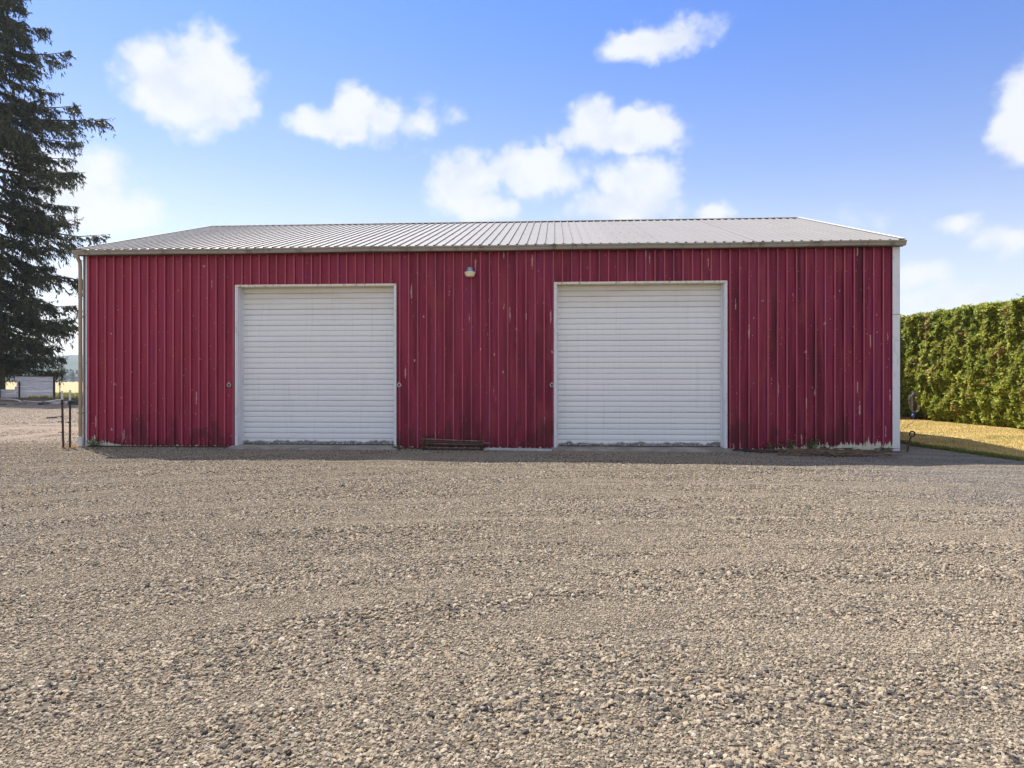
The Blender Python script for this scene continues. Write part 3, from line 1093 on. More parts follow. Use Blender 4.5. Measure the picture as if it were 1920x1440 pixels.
# gutters: K-style channel with end caps
def gutter(name, loc, rotz, length):
    mb = MB()
    pr = [(0.0, 0.115), (0.0, 0.0), (-0.075, 0.0), (-0.088, 0.03), (-0.088, 0.050), (-0.112, 0.078), (-0.112, 0.104), (-0.102, 0.104), (-0.100, 0.092)]
    n = len(pr)
    segs = 24
    for k in range(segs + 1):
        u = length * k / segs
        sag = 0.006 * math.sin(k * 0.9) + 0.003 * math.sin(k * 2.3)
        for y, z in pr:
            mb.v.append((u, y, z + sag))
    for k in range(segs):
        for i in range(n - 1):
            a = k * n + i
            mb.f.append((a, a + n, a + n + 1, a + 1))
            mb.m.append(0)
    mb.f.append(tuple(range(n)))
    mb.m.append(0)
    e = segs * n
    mb.f.append(tuple(e + i for i in reversed(range(n))))
    mb.m.append(0)
    o = mb.build(name, M['gutter'], shed, loc=loc, rot=(0, 0, rotz))
    s_ = o.modifiers.new('thick', 'SOLIDIFY')
    s_.thickness = 0.003
    return o


G_Z = H_EAVE - OV * PITCH - 0.116
gut = gutter('gutter', (-0.12, -OV + 0.035, G_Z), 0, BARN_L + 0.19)
gutter('gutter', (BARN_L + 0.09, BARN_D + OV - 0.035, G_Z), math.pi, BARN_L + 0.18)
fa = MB()
fa.box(-0.05, BARN_L + 0.05, -OV + 0.042, -OV + 0.066, H_EAVE - OV * PITCH - 0.13, H_EAVE - OV * PITCH - 0.012)
fa.box(-0.05, BARN_L + 0.05, -OV + 0.0665, -0.003, H_EAVE - OV * PITCH - 0.085, H_EAVE - OV * PITCH - 0.075)
fa.build('fascia', M['base'], shed)

# downspout on the left front corner
ds = MB()
path = [(-0.045, -OV + 0.0, G_Z + 0.01), (-0.045, -OV + 0.01, G_Z - 0.06), (-0.048, -0.115, G_Z - 0.16), (-0.048, -0.105, G_Z - 0.30), (-0.048, -0.10, 2.2), (-0.045, -0.10, 0.22)]
ds.tube(path, [0.042, 0.042, 0.042, 0.041, 0.041, 0.041], 8)
dso = ds.build('downspout', M['pipe'], shed)
for zz in (0.78, 3.0, 0.55):
    mb = MB()
    mb.box(-0.095, 0.020, -0.146, -0.052, zz, zz + (0.03 if zz > 0.6 else 0.012))
    mb.build('strap', M['gutter'], dso)
mb = MB()
mb.lathe([(0.0, 0.0), (0.060, 0.0), (0.060, 0.20), (0.068, 0.20), (0.068, 0.265), (0.052, 0.265), (0.050, 0.23)], (-0.045, -0.10, -0.02), 14)
mb.build('drain_pipe', M['pvc'], dso, smooth=False)

# roll-up doors
REC = 0.20
for k, (a, b) in enumerate(DOORS):
    t = 0.05
    for e, sg in ((a, -1), (b, 1)):
        fr = MB()
        fr.box(min(e, e + sg * t), max(e, e + sg * t), -0.030, REC + 0.06, SILL - 0.03, DOOR_H)
        # face flange a little proud of the wall
        f0, f1 = sorted((e + sg * 0.020, e + sg * (t + 0.012)))
        fr.box(f0, f1, -0.044, -0.0298, SILL - 0.03, DOOR_H + 0.003)
        for q in range(8):
            zz = 0.3 + q * 0.47
            fr.box(e + sg * t - 0.006, e + sg * t + 0.006, -0.049, -0.0435, zz, zz + 0.012, 1)
        bevel(fr.build('door_jamb', [M['trim'], M['screw']], shed), 0.003)
    hd = MB()
    hd.box(a - t, b + t, -0.032, REC + 0.06, DOOR_H + 0.001, DOOR_H + 0.05)
    hd.box(a - t - 0.012, b + t + 0.012, -0.043, -0.0325, DOOR_H + 0.004, DOOR_H + 0.052)
    bevel(hd.build('door_header', M['header'], shed), 0.003)
    # door: guide rails, then the curtain of slats
    gd = MB()
    gd.box(a + 0.001, a + 0.028, REC - 0.045, REC + 0.05, SILL, DOOR_H)
    gd.box(b - 0.028, b - 0.001, REC - 0.045, REC + 0.05, SILL, DOOR_H)
    gd.box(a + 0.03, b - 0.03, REC + 0.035, REC + 0.05, SILL + 0.02, DOOR_H)
    door = gd.build('roller_door', M['trim'], shed)
    NSL = 28
    bot = 0.135
    pit = (DOOR_H - SILL - bot) / NSL
    pr = [(0.0, 0.020), (0.007, 0.016), (0.010, 0.003), (0.016, 0.0), (pit * 0.35, -0.0022), (pit * 0.65, -0.0022), (pit - 0.010, 0.0), (pit - 0.004, 0.003), (pit - 0.001, 0.014)]
    wd = b - a - 0.04
    NX = 36
    m_ = len(pr)
    kinds = []
    for q in range(6):
        mb = MB()
        for i in range(NX + 1):
            x = wd * i / NX
            dz_ = 0.0016 * mnoise.noise((x * 1.1, q * 5.0, k)) + 0.0010 * mnoise.noise((x * 4.0, q * 3.0, k + 4.0))
            dy_ = 0.0040 * mnoise.noise((x * 0.9, q * 2.0, k + 9.0)) + 0.006 * max(0.0, mnoise.noise((x * 3.2, q * 7.0, k + 2.0)) - 0.45)
            for z, y in pr:
                mb.v.append((x, y + dy_, z + dz_))
        for i in range(NX):
            for j in range(m_ - 1):
                v0 = i * m_ + j
                mb.f.append((v0, v0 + m_, v0 + m_ + 1, v0 + 1))
                mb.m.append(0)
        kinds.append(mb.mesh('slat', M['door'], True))
    for s in range(NSL):
        link('slat', kinds[(s * 5 + s // 6) % 6], door, loc=(a + 0.02 + random.uniform(-0.004, 0.004), REC + random.gauss(0, 0.0012), SILL + bot + s * pit + random.gauss(0, 0.0016)),
             rot=(random.gauss(0, 0.016), 0, random.gauss(0, 0.00012)))
    mb = MB()
    mb.box(a + 0.02, b - 0.02, REC - 0.006, REC + 0.014, SILL + 0.012, SILL + bot)
    bevel(mb.build('bottom_bar', M['door'], door), 0.004)
    mb = MB()
    mb.box(a + 0.02, b - 0.02, REC - 0.004, REC + 0.010, SILL + 0.0005, SILL + 0.011)
    mb.build('rubber_seal', M['black'], door)
    # poured sill and its worn ramp
    cp = MB()
    nn = 26
    for i in range(nn + 1):
        u = a - 0.12 + (b - a + 0.24) * i / nn
        e = -0.34 - 0.10 * mnoise.noise((u * 1.7, k * 5.0, 0.0)) - 0.05 * mnoise.noise((u * 6.0, k, 3.0))
        for v, z in ((REC + 0.12, SILL - 0.001), (-0.06, SILL - 0.006), (-0.20, SILL - 0.02), (e, 0.008), (e - 0.10, -0.05)):
            p = barn(u, v, z)
            cp.v.append(tuple(p))
    for i in range(nn):
        for j in range(4):
            q = i * 5 + j
            cp.f.append((q, q + 1, q + 6, q + 5))
            cp.m.append(0)
    tag(cp.build('concrete_apron', M['concrete'], None), kind='structure')

# chain keepers: round plates beside the doors
for u in (3.455, 7.405, 10.845):
    mb = MB()
    mb.lathe([(0.046, -0.02), (0.046, 0.010), (0.040, 0.014), (0.031, 0.012), (0.029, -0.012)], (0, 0, 0), 16)
    mb.lathe([(0.0285, -0.011), (0.0, -0.010)], (0, 0, 0), 16, 1)
    mb.tube([(0, 0.046, 0.004), (0, 0.072, 0.006)], 0.010, 6)
    mb.build('chain_keeper', [M['alu'], M['black']], shed, loc=(u, -0.034, 1.44), rot=(math.pi / 2, 0, 0), smooth=False)

# ------------------------------------------------------------------ wall lamp
lp = barn(9.03, -0.028, 3.84)
lamp = thing('wall_lamp', 'small barn light with grey hood and cream lens high between the doors', 'lamp', lp, BARN_A)
mb = MB()
mb.box(-0.05, 0.05, -0.03, -0.001, 0.05, 0.22)
mb.tube([(0, -0.02, 0.17), (0, -0.09, 0.17)], 0.022, 8)
mb.build('bracket', M['galv'], lamp)
mb = MB()
mb.lathe([(0.0, 0.225), (0.045, 0.222), (0.062, 0.205), (0.075, 0.150), (0.088, 0.118), (0.088, 0.110), (0.0, 0.110)], (0, -0.15, 0), 18)
mb.build('hood', M['galv'], lamp, smooth=False)
mb = MB()
mb.lathe([(0.0, 0.109), (0.118, 0.109), (0.124, 0.100), (0.118, 0.085), (0.100, 0.030), (0.085, 0.008), (0.0, 0.0)], (0, -0.15, 0), 18)
mb.build('lens', M['lens'], lamp, smooth=False)

# ------------------------------------------------------------------ rod bundle and metal channel at the wall foot
o = barn(7.97, -0.20, 0.0)
bun = thing('rod_bundle', 'low stack of rusty iron rods lying against the wall between the doors', 'rods', o, BARN_A + 0.015)
for r in range(6):
    for c in range(2):
        mb = MB()
        L0, L1 = random.uniform(0.0, 0.06), 1.42 - random.uniform(0.0, 0.06)
        z0 = 0.022 + r * 0.047 + random.uniform(-0.004, 0.004)
        z1 = 0.018 + r * 0.038 + random.uniform(-0.004, 0.004)
        y = -0.16 + c * 0.058 + random.uniform(-0.008, 0.008)
        rd = random.uniform(0.011, 0.018)
        mb.tube([(L0, y, z0), (0.7, y + random.uniform(-.01, .01), (z0 + z1) / 2 - 0.004), (L1, y, z1)], rd, 6)
        mb.build('rod', M['rodlight'] if r in (1, 3, 5) and c == 0 else (M['rust'] if c == 0 and r == 4 else M['rustdark']), bun)  # dark back rods paint in the shaded gaps; alternate front rods paler
for x0, zt, nm in ((0.07, 0.30, 0), (1.33, 0.245, 1)):
    for c in range(3):
        mb = MB()
        y = -0.195 + c * 0.09
        mb.tube([(x0 - 0.02, y, 0.004), (x0, y - 0.01, zt * 0.5), (x0 + random.uniform(-.03, .03), y, zt)], 0.014, 6)
        mb.build('end_bar', M['rustdark'], bun)
    for c in range(4):
        mb = MB()
        pts = []
        cx_, cz_ = x0 + random.uniform(-.06, .04), random.uniform(0.05, zt - 0.03)
        for q in range(9):
            an = q / 8 * 5.2 + c
            pts.append((cx_ + 0.038 * math.cos(an), -0.215 - 0.012 * q / 8, cz_ + 0.04 * math.sin(an)))
        mb.tube(pts, 0.010, 5)
        mb.build('hook', M['rust'], bun)
mb = MB()
mb.tube([(1.30, -0.2, 0.17), (1.52, -0.21, 0.175)], 0.006, 5)
mb.build('loose_wire', M['galv'], bun)

p0, p1 = barn(9.36, -0.30, 0.0), barn(10.84, -0.46, 0.0)
ang = math.atan2(p1.y - p0.y, p1.x - p0.x)
ch = MB()
Lc = (p1 - p0).length
ch.box(0, Lc, -0.045, 0.045, 0.012, 0.018)
ch.box(0, Lc, -0.045, -0.039, 0.0181, 0.05)
ch.box(0, Lc, 0.039, 0.045, 0.0181, 0.06)
cho = ch.build('metal_channel', M['alu'], loc=p0, rot=(0, 0, ang))
tag(bevel(cho, 0.002), 'long pale aluminium channel lying on gravel beside the rusty rods', 'metal strip')

# ------------------------------------------------------------------ steel fence posts by the left corner
def t_post(loc, h, rz, lean, label, white):
    t = thing('fence_post', label, 'post', loc, rz, 'steel fence posts by the barn corner')
    t.rotation_euler = (lean[0], lean[1], rz)
    mb = MB()
    for a, b, c, d in ((-0.022, 0.022, -0.004, 0.004), (-0.004, 0.004, 0.0041, 0.034)):
        mb.box(a, b, c, d, -0.10, h - white)
    for k in range(int((h - white) / 0.055)):
        mb.box(-0.008, 0.008, -0.011, -0.0041, 0.05 + k * 0.055, 0.072 + k * 0.055)
    mb.build('shaft', M['rustdark'], t)
    mb = MB()
    for a, b, c, d in ((-0.022, 0.022, -0.004, 0.004), (-0.004, 0.004, 0.0041, 0.034)):
        mb.box(a, b, c, d, h - white + 0.001, h)
    for k in range(int(white / 0.055)):
        mb.box(-0.008, 0.008, -0.011, -0.0041, h - white + 0.02 + k * 0.055, h - white + 0.042 + k * 0.055)
    mb.build('painted_tip', M['whitecap'], t)
    return t


pa = t_post((-10.24, 15.58, 0.0), 1.30, 0.2, (0.0, -0.022, 0.2), 'steel fence post with insulator clips, farther from barn of the pair', 0.20)
pb = t_post((-10.105, 15.60, 0.0), 1.325, -0.1, (0.0, 0.003, -0.1), 'straight steel fence post with longer white tip, nearer the downspout', 0.24)
for t, zz, s in ((pa, 0.72, -1), (pa, 0.60, -1), (pa, 0.36, -1), (pb, 0.58, -1), (pa, 1.02, 1)):
    mb = MB()
    mb.box(-0.03, 0.03, -0.03, -0.012, zz - 0.012, zz + 0.018)
    mb.tube([(s * 0.02, -0.02, zz), (s * 0.065, -0.03, zz + 0.012), (s * 0.075, -0.05, zz - 0.005)], 0.009, 5)
    mb.build('insulator', M['black'], t)
mb = MB()
mb.tube([(0.02, -0.02, 0.72), (0.07, -0.03, 0.70), (0.09, -0.03, 0.62), (0.13, -0.02, 0.58)], 0.003, 4)
mb.tube([(-0.02, -0.03, 0.60), (-0.10, -0.04, 0.60), (-0.20, -0.06, 0.595)], 0.003, 4)
mb.build('wire_end', M['galv'], pa)

# ------------------------------------------------------------------ eye rod at the right corner
er = MB()
base = barn(18.46, -0.10, 0)
pts = [(0, 0, -0.05), (0.010, 0, 0.05), (0.05, 0, 0.24), (0.085, 0, 0.335)]
ring = []
for q in range(15):
    an = math.radians(-125 + q * 24.5)
    ring.append((0.112 + 0.055 * math.cos(an), 0.006 * q / 14, 0.395 + 0.055 * math.sin(an)))
er.tube(pts, 0.017, 7)
er.tube(ring, 0.015, 7)
tag(er.build('eye_rod', M['rustdark'], loc=base, smooth=True), 'bent rusty iron rod with eye loop stuck in gravel by white corner trim', 'iron rod')

# ------------------------------------------------------------------ hedge: two clipped walls of arborvitae meeting behind the barn
def hedge_points(n, fx):
    return fx(n)


def hedge(name, label, x0, x1, y0, y1, h, dense, faces):
    t = thing(name, label, 'hedge', ((x0 + x1) / 2, (y0 + y1) / 2, 0), 0)
    ox, oy = (x0 + x1) / 2, (y0 + y1) / 2
    core = MB()
    core.box(x0 + 0.30 - ox, x1 - 0.30 - ox, y0 + 0.30 - oy, y1 - 0.30 - oy, 0.05, h - 0.30)
    core.build('twigs', M['hedgecore'], t)
    Q = []
    for fc, area, n in faces:
        cnt = int(area * n)
        r1, r2 = RNG.random(cnt), RNG.random(cnt)
        if fc == 'x0':
            P = np.stack([np.full(cnt, x0), y0 + r1 * (y1 - y0), r2 * h], 1)
            N = np.array([-1, 0, 0.0])
        elif fc == 'x1':
            P = np.stack([np.full(cnt, x1), y0 + r1 * (y1 - y0), r2 * h], 1)
            N = np.array([1, 0, 0.0])
        elif fc == 'y0':
            P = np.stack([x0 + r1 * (x1 - x0), np.full(cnt, y0), r2 * h], 1)
            N = np.array([0, -1, 0.0])
        elif fc == 'y1':
            P = np.stack([x0 + r1 * (x1 - x0), np.full(cnt, y1), r2 * h], 1)
            N = np.array([0, 1, 0.0])
        else:
            P = np.stack([x0 + r1 * (x1 - x0), y0 + r2 * (y1 - y0), np.full(cnt, h)], 1)
            N = np.array([0, 0, 1.0])
        dsp = np.array([0.16 * mnoise.noise((p[0] * 1.6, p[1] * 1.6, p[2] * 1.4)) + 0.20 * mnoise.noise((p[0] * 3.6, p[1] * 3.6, p[2] * 2.8)) + 0.12 * mnoise.noise((p[0] * 8.3, p[1] * 8.3, p[2] * 6.4)) for p in P])
        deep = -np.abs(RNG.normal(0, 0.055, cnt))
        under = -0.30 * np.clip(1 - P[:, 2] / 0.9, 0, 1) ** 2 if fc != 'top' else 0
        P = P + N * (dsp + deep + under)[:, None]
        nrm = N + np.array([0, 0, 0.45]) + RNG.normal(0, 0.42, (cnt, 3))
        d = np.cross(nrm, RNG.normal(0, 1, (cnt, 3)))
        d *= np.where(d[:, 2:3] < -0.2, -1, 1)
        d /= np.linalg.norm(d, axis=1)[:, None]
        s = np.cross(d, nrm)
        s /= np.linalg.norm(s, axis=1)[:, None]
        ln = RNG.uniform(0.07, 0.16, cnt)[:, None]
        wd = RNG.uniform(0.022, 0.050, cnt)[:, None]
        P = P - np.array([ox, oy, 0])
        Q.append(np.stack([P, P + d * ln * 0.45 - s * wd, P + d * ln, P + d * ln * 0.45 + s * wd], 1))
    link('foliage', quads_mesh('foliage', np.concatenate(Q), M['hedge']), t)
    return t


hedge('hedge', 'tall clipped sunlit green hedge along the lawn with brown patches', 15.75, 17.5, 8.0, 27.3, 4.02, 1,
      [('x0', 19.3 * 4, 2300), ('top', 19.3 * 1.75, 700), ('y1', 7, 700), ('y0', 7, 1400), ('x1', 19.3 * 4, 320)])
hedge('hedge', 'dark shaded end of hedge just right of the barn, behind the hose post', 3.0, 17.2, 28.4, 30.0, 4.15, 1,
      [('y0', 14.2 * 4.1, 1000), ('top', 14.2 * 1.6, 400), ('x1', 6.5, 100), ('x0', 6.5, 200), ('y1', 58, 20)])

mu = MB()
nn = 30
mu.v.append((15.8, 27.1, 0.06))
for i in range(nn):
    a = 2 * math.pi * i / nn
    r = 1.0 + 0.12 * mnoise.noise((math.cos(a) * 2, math.sin(a) * 2, 0))
    mu.v.append((15.8 + 0.95 * r * math.cos(a), 27.1 + 1.15 * r * math.sin(a), 0.02))
for i in range(nn):
    mu.f.append((0, 1 + i, 1 + (i + 1) % nn))
    mu.m.append(0)
tag(mu.build('bark_mulch', M['mulch'], smooth=True), kind='stuff')

# stake with the coiled hose
stk = MB()
stk.box(-0.05, 0.05, -0.05, 0.05, -0.1, 1.12)
stk.tube([(0, -0.04, 1.0), (0, -0.16, 1.02), (0, -0.17, 1.06)], 0.012, 6)
tag(bevel(stk.build('stake', M['bark'], loc=(15.62, 26.55, 0.0)), 0.006), 'dark wooden stake with coiled hose hung on it, beside the hedge end', 'stake')
hs = thing('garden_hose', 'coiled grey hose with blue end hanging on stake before the dark hedge', 'hose', (15.55, 26.36, 0.0))
mb = MB()
pts = []
turns = 6
for q in range(turns * 22):
    a = 2 * math.pi * q / 22
    k = q / (turns * 22)
    rx = 0.19 + 0.05 * math.sin(k * 9.0)
    rz_ = 0.36 + 0.035 * math.sin(k * 13.0 + 1)
    pts.append((rx * math.sin(a) + 0.02 * math.sin(k * 21), -0.05 * k + 0.02 * math.sin(a * 2 + k * 5), 0.70 + rz_ * math.cos(a) - 0.04 * math.sin(k * 7) ** 2))
mb.tube(pts, 0.012, 5)
pts2 = []
for q in range(20):
    a = math.radians(-60 + q * 20)
    pts2.append((-0.16 + 0.13 * math.cos(a), -0.07, 0.84 + 0.16 * math.sin(a)))
mb.tube(pts2, 0.012, 5)
mb.build('coil', M['hose'], hs, smooth=True)
mb = MB()
mb.lathe([(0.0, 0.0), (0.045, 0.005), (0.068, 0.045), (0.068, 0.09), (0.045, 0.125), (0.0, 0.13)], (-0.10, -0.07, 0.12), 12)
mb.build('nozzle', M['blue'], hs, smooth=True)
mb = MB()
pts = [(-0.10, -0.07, 0.14), (-0.11, -0.09, 0.05), (-0.14, -0.2, 0.03)]
for q in range(9):
    k = (q + 1) / 9
    pts.append((-0.14 - 2.75 * k + 0.02 * math.sin(q), -0.2 - 4.2 * k, 0.03))
mb.tube(pts, 0.008, 4)
mb.build('cord', M['hose'], hs)

# ------------------------------------------------------------------ weeds at the foot of the wall
def weed(u, v, h, n, label, seed):
    rr = np.random.default_rng(seed)
    p = barn(u, v, 0)
    t = thing('weed', label, 'weed', (p.x, p.y, 0.0), 0, 'weeds along the foot of the wall')
    mb = MB()
    Q = []
    for k in range(n):
        a = rr.uniform(0, 6.28)
        le = rr.uniform(0.1, 0.6) * h
        b = Vector((rr.uniform(-.07, .07), rr.uniform(-.03, .03), 0))
        tip = b + Vector((math.cos(a) * le, math.sin(a) * le * 0.6, h * rr.uniform(0.5, 1.0)))
        mb.tube([b, b.lerp(tip, 0.5) + Vector((0, 0, 0.03 * h)), tip], [0.004, 0.003, 0.0015], 3)
        for q in range(7):
            o_ = b.lerp(tip, rr.uniform(0.15, 1.0))
            d = Vector((rr.normal(), rr.normal() * 0.7, rr.uniform(-0.2, 0.9))).normalized()
            s = d.cross(Vector((rr.normal(), rr.normal(), rr.normal()))).normalized()
            l = rr.uniform(0.03, 0.075)
            Q.append([o_, o_ + d * l * .5 - s * l * .22, o_ + d * l, o_ + d * l * .5 + s * l * .22])
    mb.build('stem', M['weed'], t)
    link('leaves', quads_mesh('leaves', np.array([[tuple(c) for c in q] for q in Q]), M['weed']), t)


weed(0.30, -0.13, 0.24, 14, 'small green weed below the left end of the red wall', 1)
weed(15.55, -0.14, 0.20, 7, 'sparse low weed right of the right white door', 2)
weed(16.00, -0.16, 0.34, 12, 'leafy weed with a tall stem before dark stained ribs', 3)
weed(16.43, -0.14, 0.30, 14, 'dark green upright weed at centre of weedy strip', 4)
weed(16.70, -0.16, 0.15, 16, 'low bright green weed beside the cream peeled edge', 5)
weed(17.95, -0.15, 0.12, 9, 'tiny weed near the white corner trim at right', 6)
weed(7.42, -0.18, 0.10, 8, 'tiny dark weed by right jamb of the left door', 7)

# ------------------------------------------------------------------ heap of dead sticks in front of the right wall
mb = MB()
rr = random.Random(5)
for k in range(330):
    u = rr.gauss(16.65, 0.52)
    v = -0.72 + rr.gauss(0, 0.30)
    ln = rr.uniform(0.12, 0.62)
    a = rr.gauss(0.06, 0.30) + (math.pi if rr.random() < .5 else 0)
    z0, z1 = rr.uniform(0.012, 0.085), rr.uniform(0.012, 0.10)
    c = Vector((u, v, 0))
    d = Vector((math.cos(a), math.sin(a), 0)) * ln * 0.5
    m_ = c + Vector((rr.gauss(0, .02), rr.gauss(0, .03), (z0 + z1) / 2 + rr.uniform(0, .02)))
    mb.tube([c - d + Vector((0, 0, z0)), m_, c + d + Vector((0, 0, z1))], [0.008, 0.0075, 0.004], 4, 0 if rr.random() < .75 else 1)
for k in range(26):
    u = rr.uniform(15.0, 16.1)
    v = -0.42 + rr.gauss(0, 0.10)
    ln = rr.uniform(0.2, 0.7)
    a = rr.gauss(-0.12, 0.25)
    c = Vector((u, v, 0.035))
    d = Vector((math.cos(a), math.sin(a), 0)) * ln * 0.5
    mb.tube([c - d, c + Vector((0, 0.02, 0.02)), c + d], 0.010, 4, 1)
so = mb.build('stick_heap', [M['stick'], M['rustdark']], loc=BARN_P, rot=(0, 0, BARN_A))
tag(so, 'flat heap of dead brown sticks on shaded gravel by the right wall', 'sticks', None, 'stuff')

# ------------------------------------------------------------------ conifer on the left
TX, TY = -45.6, 60.0
tree = thing('conifer_tree', 'huge dark conifer with drooping branches at left edge behind the fence', 'tree', (TX, TY, 0))
TH = 46.0


def crown_r(z):
    k = z / TH
    return 7.9 * min(1.0, 0.86 + z * 0.015) * (1.0 if k < 0.40 else max(0.04, 1 - ((k - 0.40) / 0.60) ** 1.15))


tk = MB()
pts, rads = [], []
for k in range(15):
    z = TH * k / 14
    pts.append((0.25 * math.sin(k * 0.7), 0.2 * math.sin(k * 0.9 + 1), z - 0.2))
    rads.append(0.62 * (1 - k / 14.2) ** 0.85 + (0.25 if k == 0 else 0))
tk.tube(pts, rads, 10)
tk.build('trunk', M['bark'], tree, smooth=True)
rt = random.Random(21)
br = MB()
Q = []
UPZ = np.array([0, 0, 1.0])


def spray(P, D, n, ln, wd):
    """needle fans hanging along a twig"""
    t = RNG.random(n)[:, None]
    o_ = P + D * t
    d = D / (np.linalg.norm(D) + 1e-9) * 0.55 + RNG.normal(0, 0.42, (n, 3)) + np.array([0, 0, -0.50])
    d /= np.linalg.norm(d, axis=1)[:, None]
    s = np.cross(d, RNG.normal(0, 1, (n, 3)))
    s /= np.linalg.norm(s, axis=1)[:, None]
    l = RNG.uniform(0.55, 1.25, n)[:, None] * ln
    w = RNG.uniform(0.6, 1.3, n)[:, None] * wd
    Q.append(np.stack([o_, o_ + d * l * .4 - s * w, o_ + d * l, o_ + d * l * .4 + s * w], 1))


def bough(a, zz, R, lift=0.0):
    dirv = np.array([math.cos(a), math.sin(a), 0.0])
    sidev = np.array([-math.sin(a), math.cos(a), 0.0])
    drop = (0.30 if zz < 20 else 0.16) * rt.uniform(0.5, 1.4) - lift
    # out, sagging, then the tip turning up again
    def at(s):
        return np.array([0, 0, zz]) + dirv * R * s + UPZ * (-drop * R * s * (1.35 - 0.75 * s * s))
    seg = [at(s) for s in (0, .25, .5, .75, 1.0)]
    r0 = 0.035 + 0.012 * R
    br.tube([tuple(p) for p in seg], [r0, r0 * .8, r0 * .55, r0 * .33, 0.012], 5)
    ns = int(6 + R * 4.2)
    for j in range(ns):
        s = rt.uniform(0.06, 1.0) ** 0.8
        p = at(s)
        side = rt.choice((-1, 1))
        bl = (0.35 + 0.30 * R * (1 - s) + 0.55 * (1 - abs(s - .5))) * rt.uniform(0.6, 1.25)
        D = (dirv * rt.uniform(0.35, 0.9) + sidev * side * rt.uniform(0.1, 0.8) + UPZ * rt.uniform(-0.75, -0.05)) * bl
        br.tube([tuple(p), tuple(p + D * .5), tuple(p + D + UPZ * -0.1 * bl)], [0.018, 0.012, 0.005], 3, cap=False)
        spray(p, D, int(13 + 16 * bl), 0.36, 0.046)
        # hanging curtain
        if rt.random() < 0.7:
            D2 = D * 0.25 + UPZ * -rt.uniform(0.5, 1.15)
            spray(p + D * rt.uniform(.3, .9), D2, int(10 * rt.uniform(.7, 1.5)), 0.36, 0.042)
    spray(at(0.82), at(1.04) - at(0.82), 26, 0.26, 0.036)


z = 3.4
while z < TH - 0.6:
    nb = 5 if z < 30 else 4
    a0 = rt.uniform(0, 6.28)
    for k in range(nb):
        a = a0 + k * 2 * math.pi / nb + rt.gauss(0, 0.28)
        R = crown_r(z) * rt.uniform(0.40, 1.10)
        if rt.random() < 0.10:
            R *= 1.28
        zz = z + rt.uniform(-0.5, 0.5)
        bough(a, zz, R)
    z += 0.92 if z < 30 else 0.7
for a_, z_, R_, l_ in ((-0.05, 24.6, 10.6, 0.05), (-0.25, 20.2, 8.8, 0.0), (0.15, 16.2, 9.2, 0.02), (-0.15, 30.5, 7.4, 0.05), (0.1, 12.6, 9.6, 0.0), (-0.3, 7.6, 9.0, 0.08)):
    bough(a_, z_, R_, l_)
br.build('branches', M['bark'], tree)
link('crown', quads_mesh('crown', np.concatenate(Q), M['needle']), tree)

# ------------------------------------------------------------------ board fence under the tree
FY = 57.0
fn = thing('board_fence', 'weathered grey board fence with dark posts under the big conifer', 'fence', (-41.5, FY, 0))


def fx(px):
    return (px - 960) / F_PX * FY + 41.5


def plank(x0, x1, z0, z1, tilt=0.0):
    mb = MB()
    mb.box(x0, x1, -0.022, 0.022, z0 + 0.002, z1 - 0.003)
    o_ = mb.build('plank', M['board'], fn, loc=(0, random.uniform(-0.02, 0.02), 0), rot=(random.gauss(0, 0.01), tilt, 0))
    bevel(o_, 0.006)


pz = lambda py: CAM_Z + (HZ - py) / F_PX * FY
plank(fx(28), fx(102), pz(715.0), pz(705.8))
plank(fx(31), fx(102), pz(724.6), pz(715.0), 0.002)
plank(fx(28), fx(101), pz(733.3), pz(724.75), -0.004)
plank(fx(29), fx(102), pz(741.8), pz(733.3))
plank(fx(28), fx(53.5), pz(748.2), pz(742.0))
plank(fx(-60), fx(27.7), pz(738.4), pz(730.0))
plank(fx(-60), fx(27.7), pz(748.2), pz(738.6))
plank(fx(-60), fx(-12), pz(729.8), pz(722.0))
for px, pt, w in ((102.8, 703.5, 0.075), (37.4, 715.5, 0.04), (0.4, 728, 0.05), (-40, 704, 0.075)):
    mb = MB()
    mb.box(fx(px) - w, fx(px) + w, -0.13, -0.035, -0.15, pz(pt))
    bevel(mb.build('post', M['rustdark'], fn), 0.006)
mb = MB()
mb.tube([(fx(-62), -0.08, pz(705.6)), (fx(30), -0.08, pz(705.0)), (fx(103), -0.08, pz(705.5))], 0.035, 6)
mb.build('top_rail', M['rustdark'], fn)
mb = MB()
mb.tube([(fx(-62), -0.10, pz(714.6)), (fx(28), -0.10, pz(715.6))], 0.014, 5)
mb.tube([(fx(103), -0.08, pz(707.5)), (fx(107), -0.1, pz(710.2)), (fx(112), -0.18, pz(711.6))], 0.012, 5)
mb.build('wire', M['rustdark'], fn)
wp = thing('wire_fence_post', 'thin rusty post with insulators at right end of board fence', 'post', ((112.3 - 960) / F_PX * 56.8, 56.8, 0))
mb = MB()
mb.box(-0.024, 0.024, -0.02, 0.02, -0.2, 1.66)
mb.build('shaft', M['rust'], wp)
for zz in (0.98, 1.20, 0.50):
    mb = MB()
    mb.box(0.025, 0.07, -0.03, 0.03, zz, zz + 0.06)
    mb.build('insulator', M['black'], wp)


# ------------------------------------------------------------------ litter on the ground by the fence
def at(px, py):
    d = CAM_Z * F_PX / (py - HZ)
    return Vector(((px - 960) / F_PX * d, d, 0))


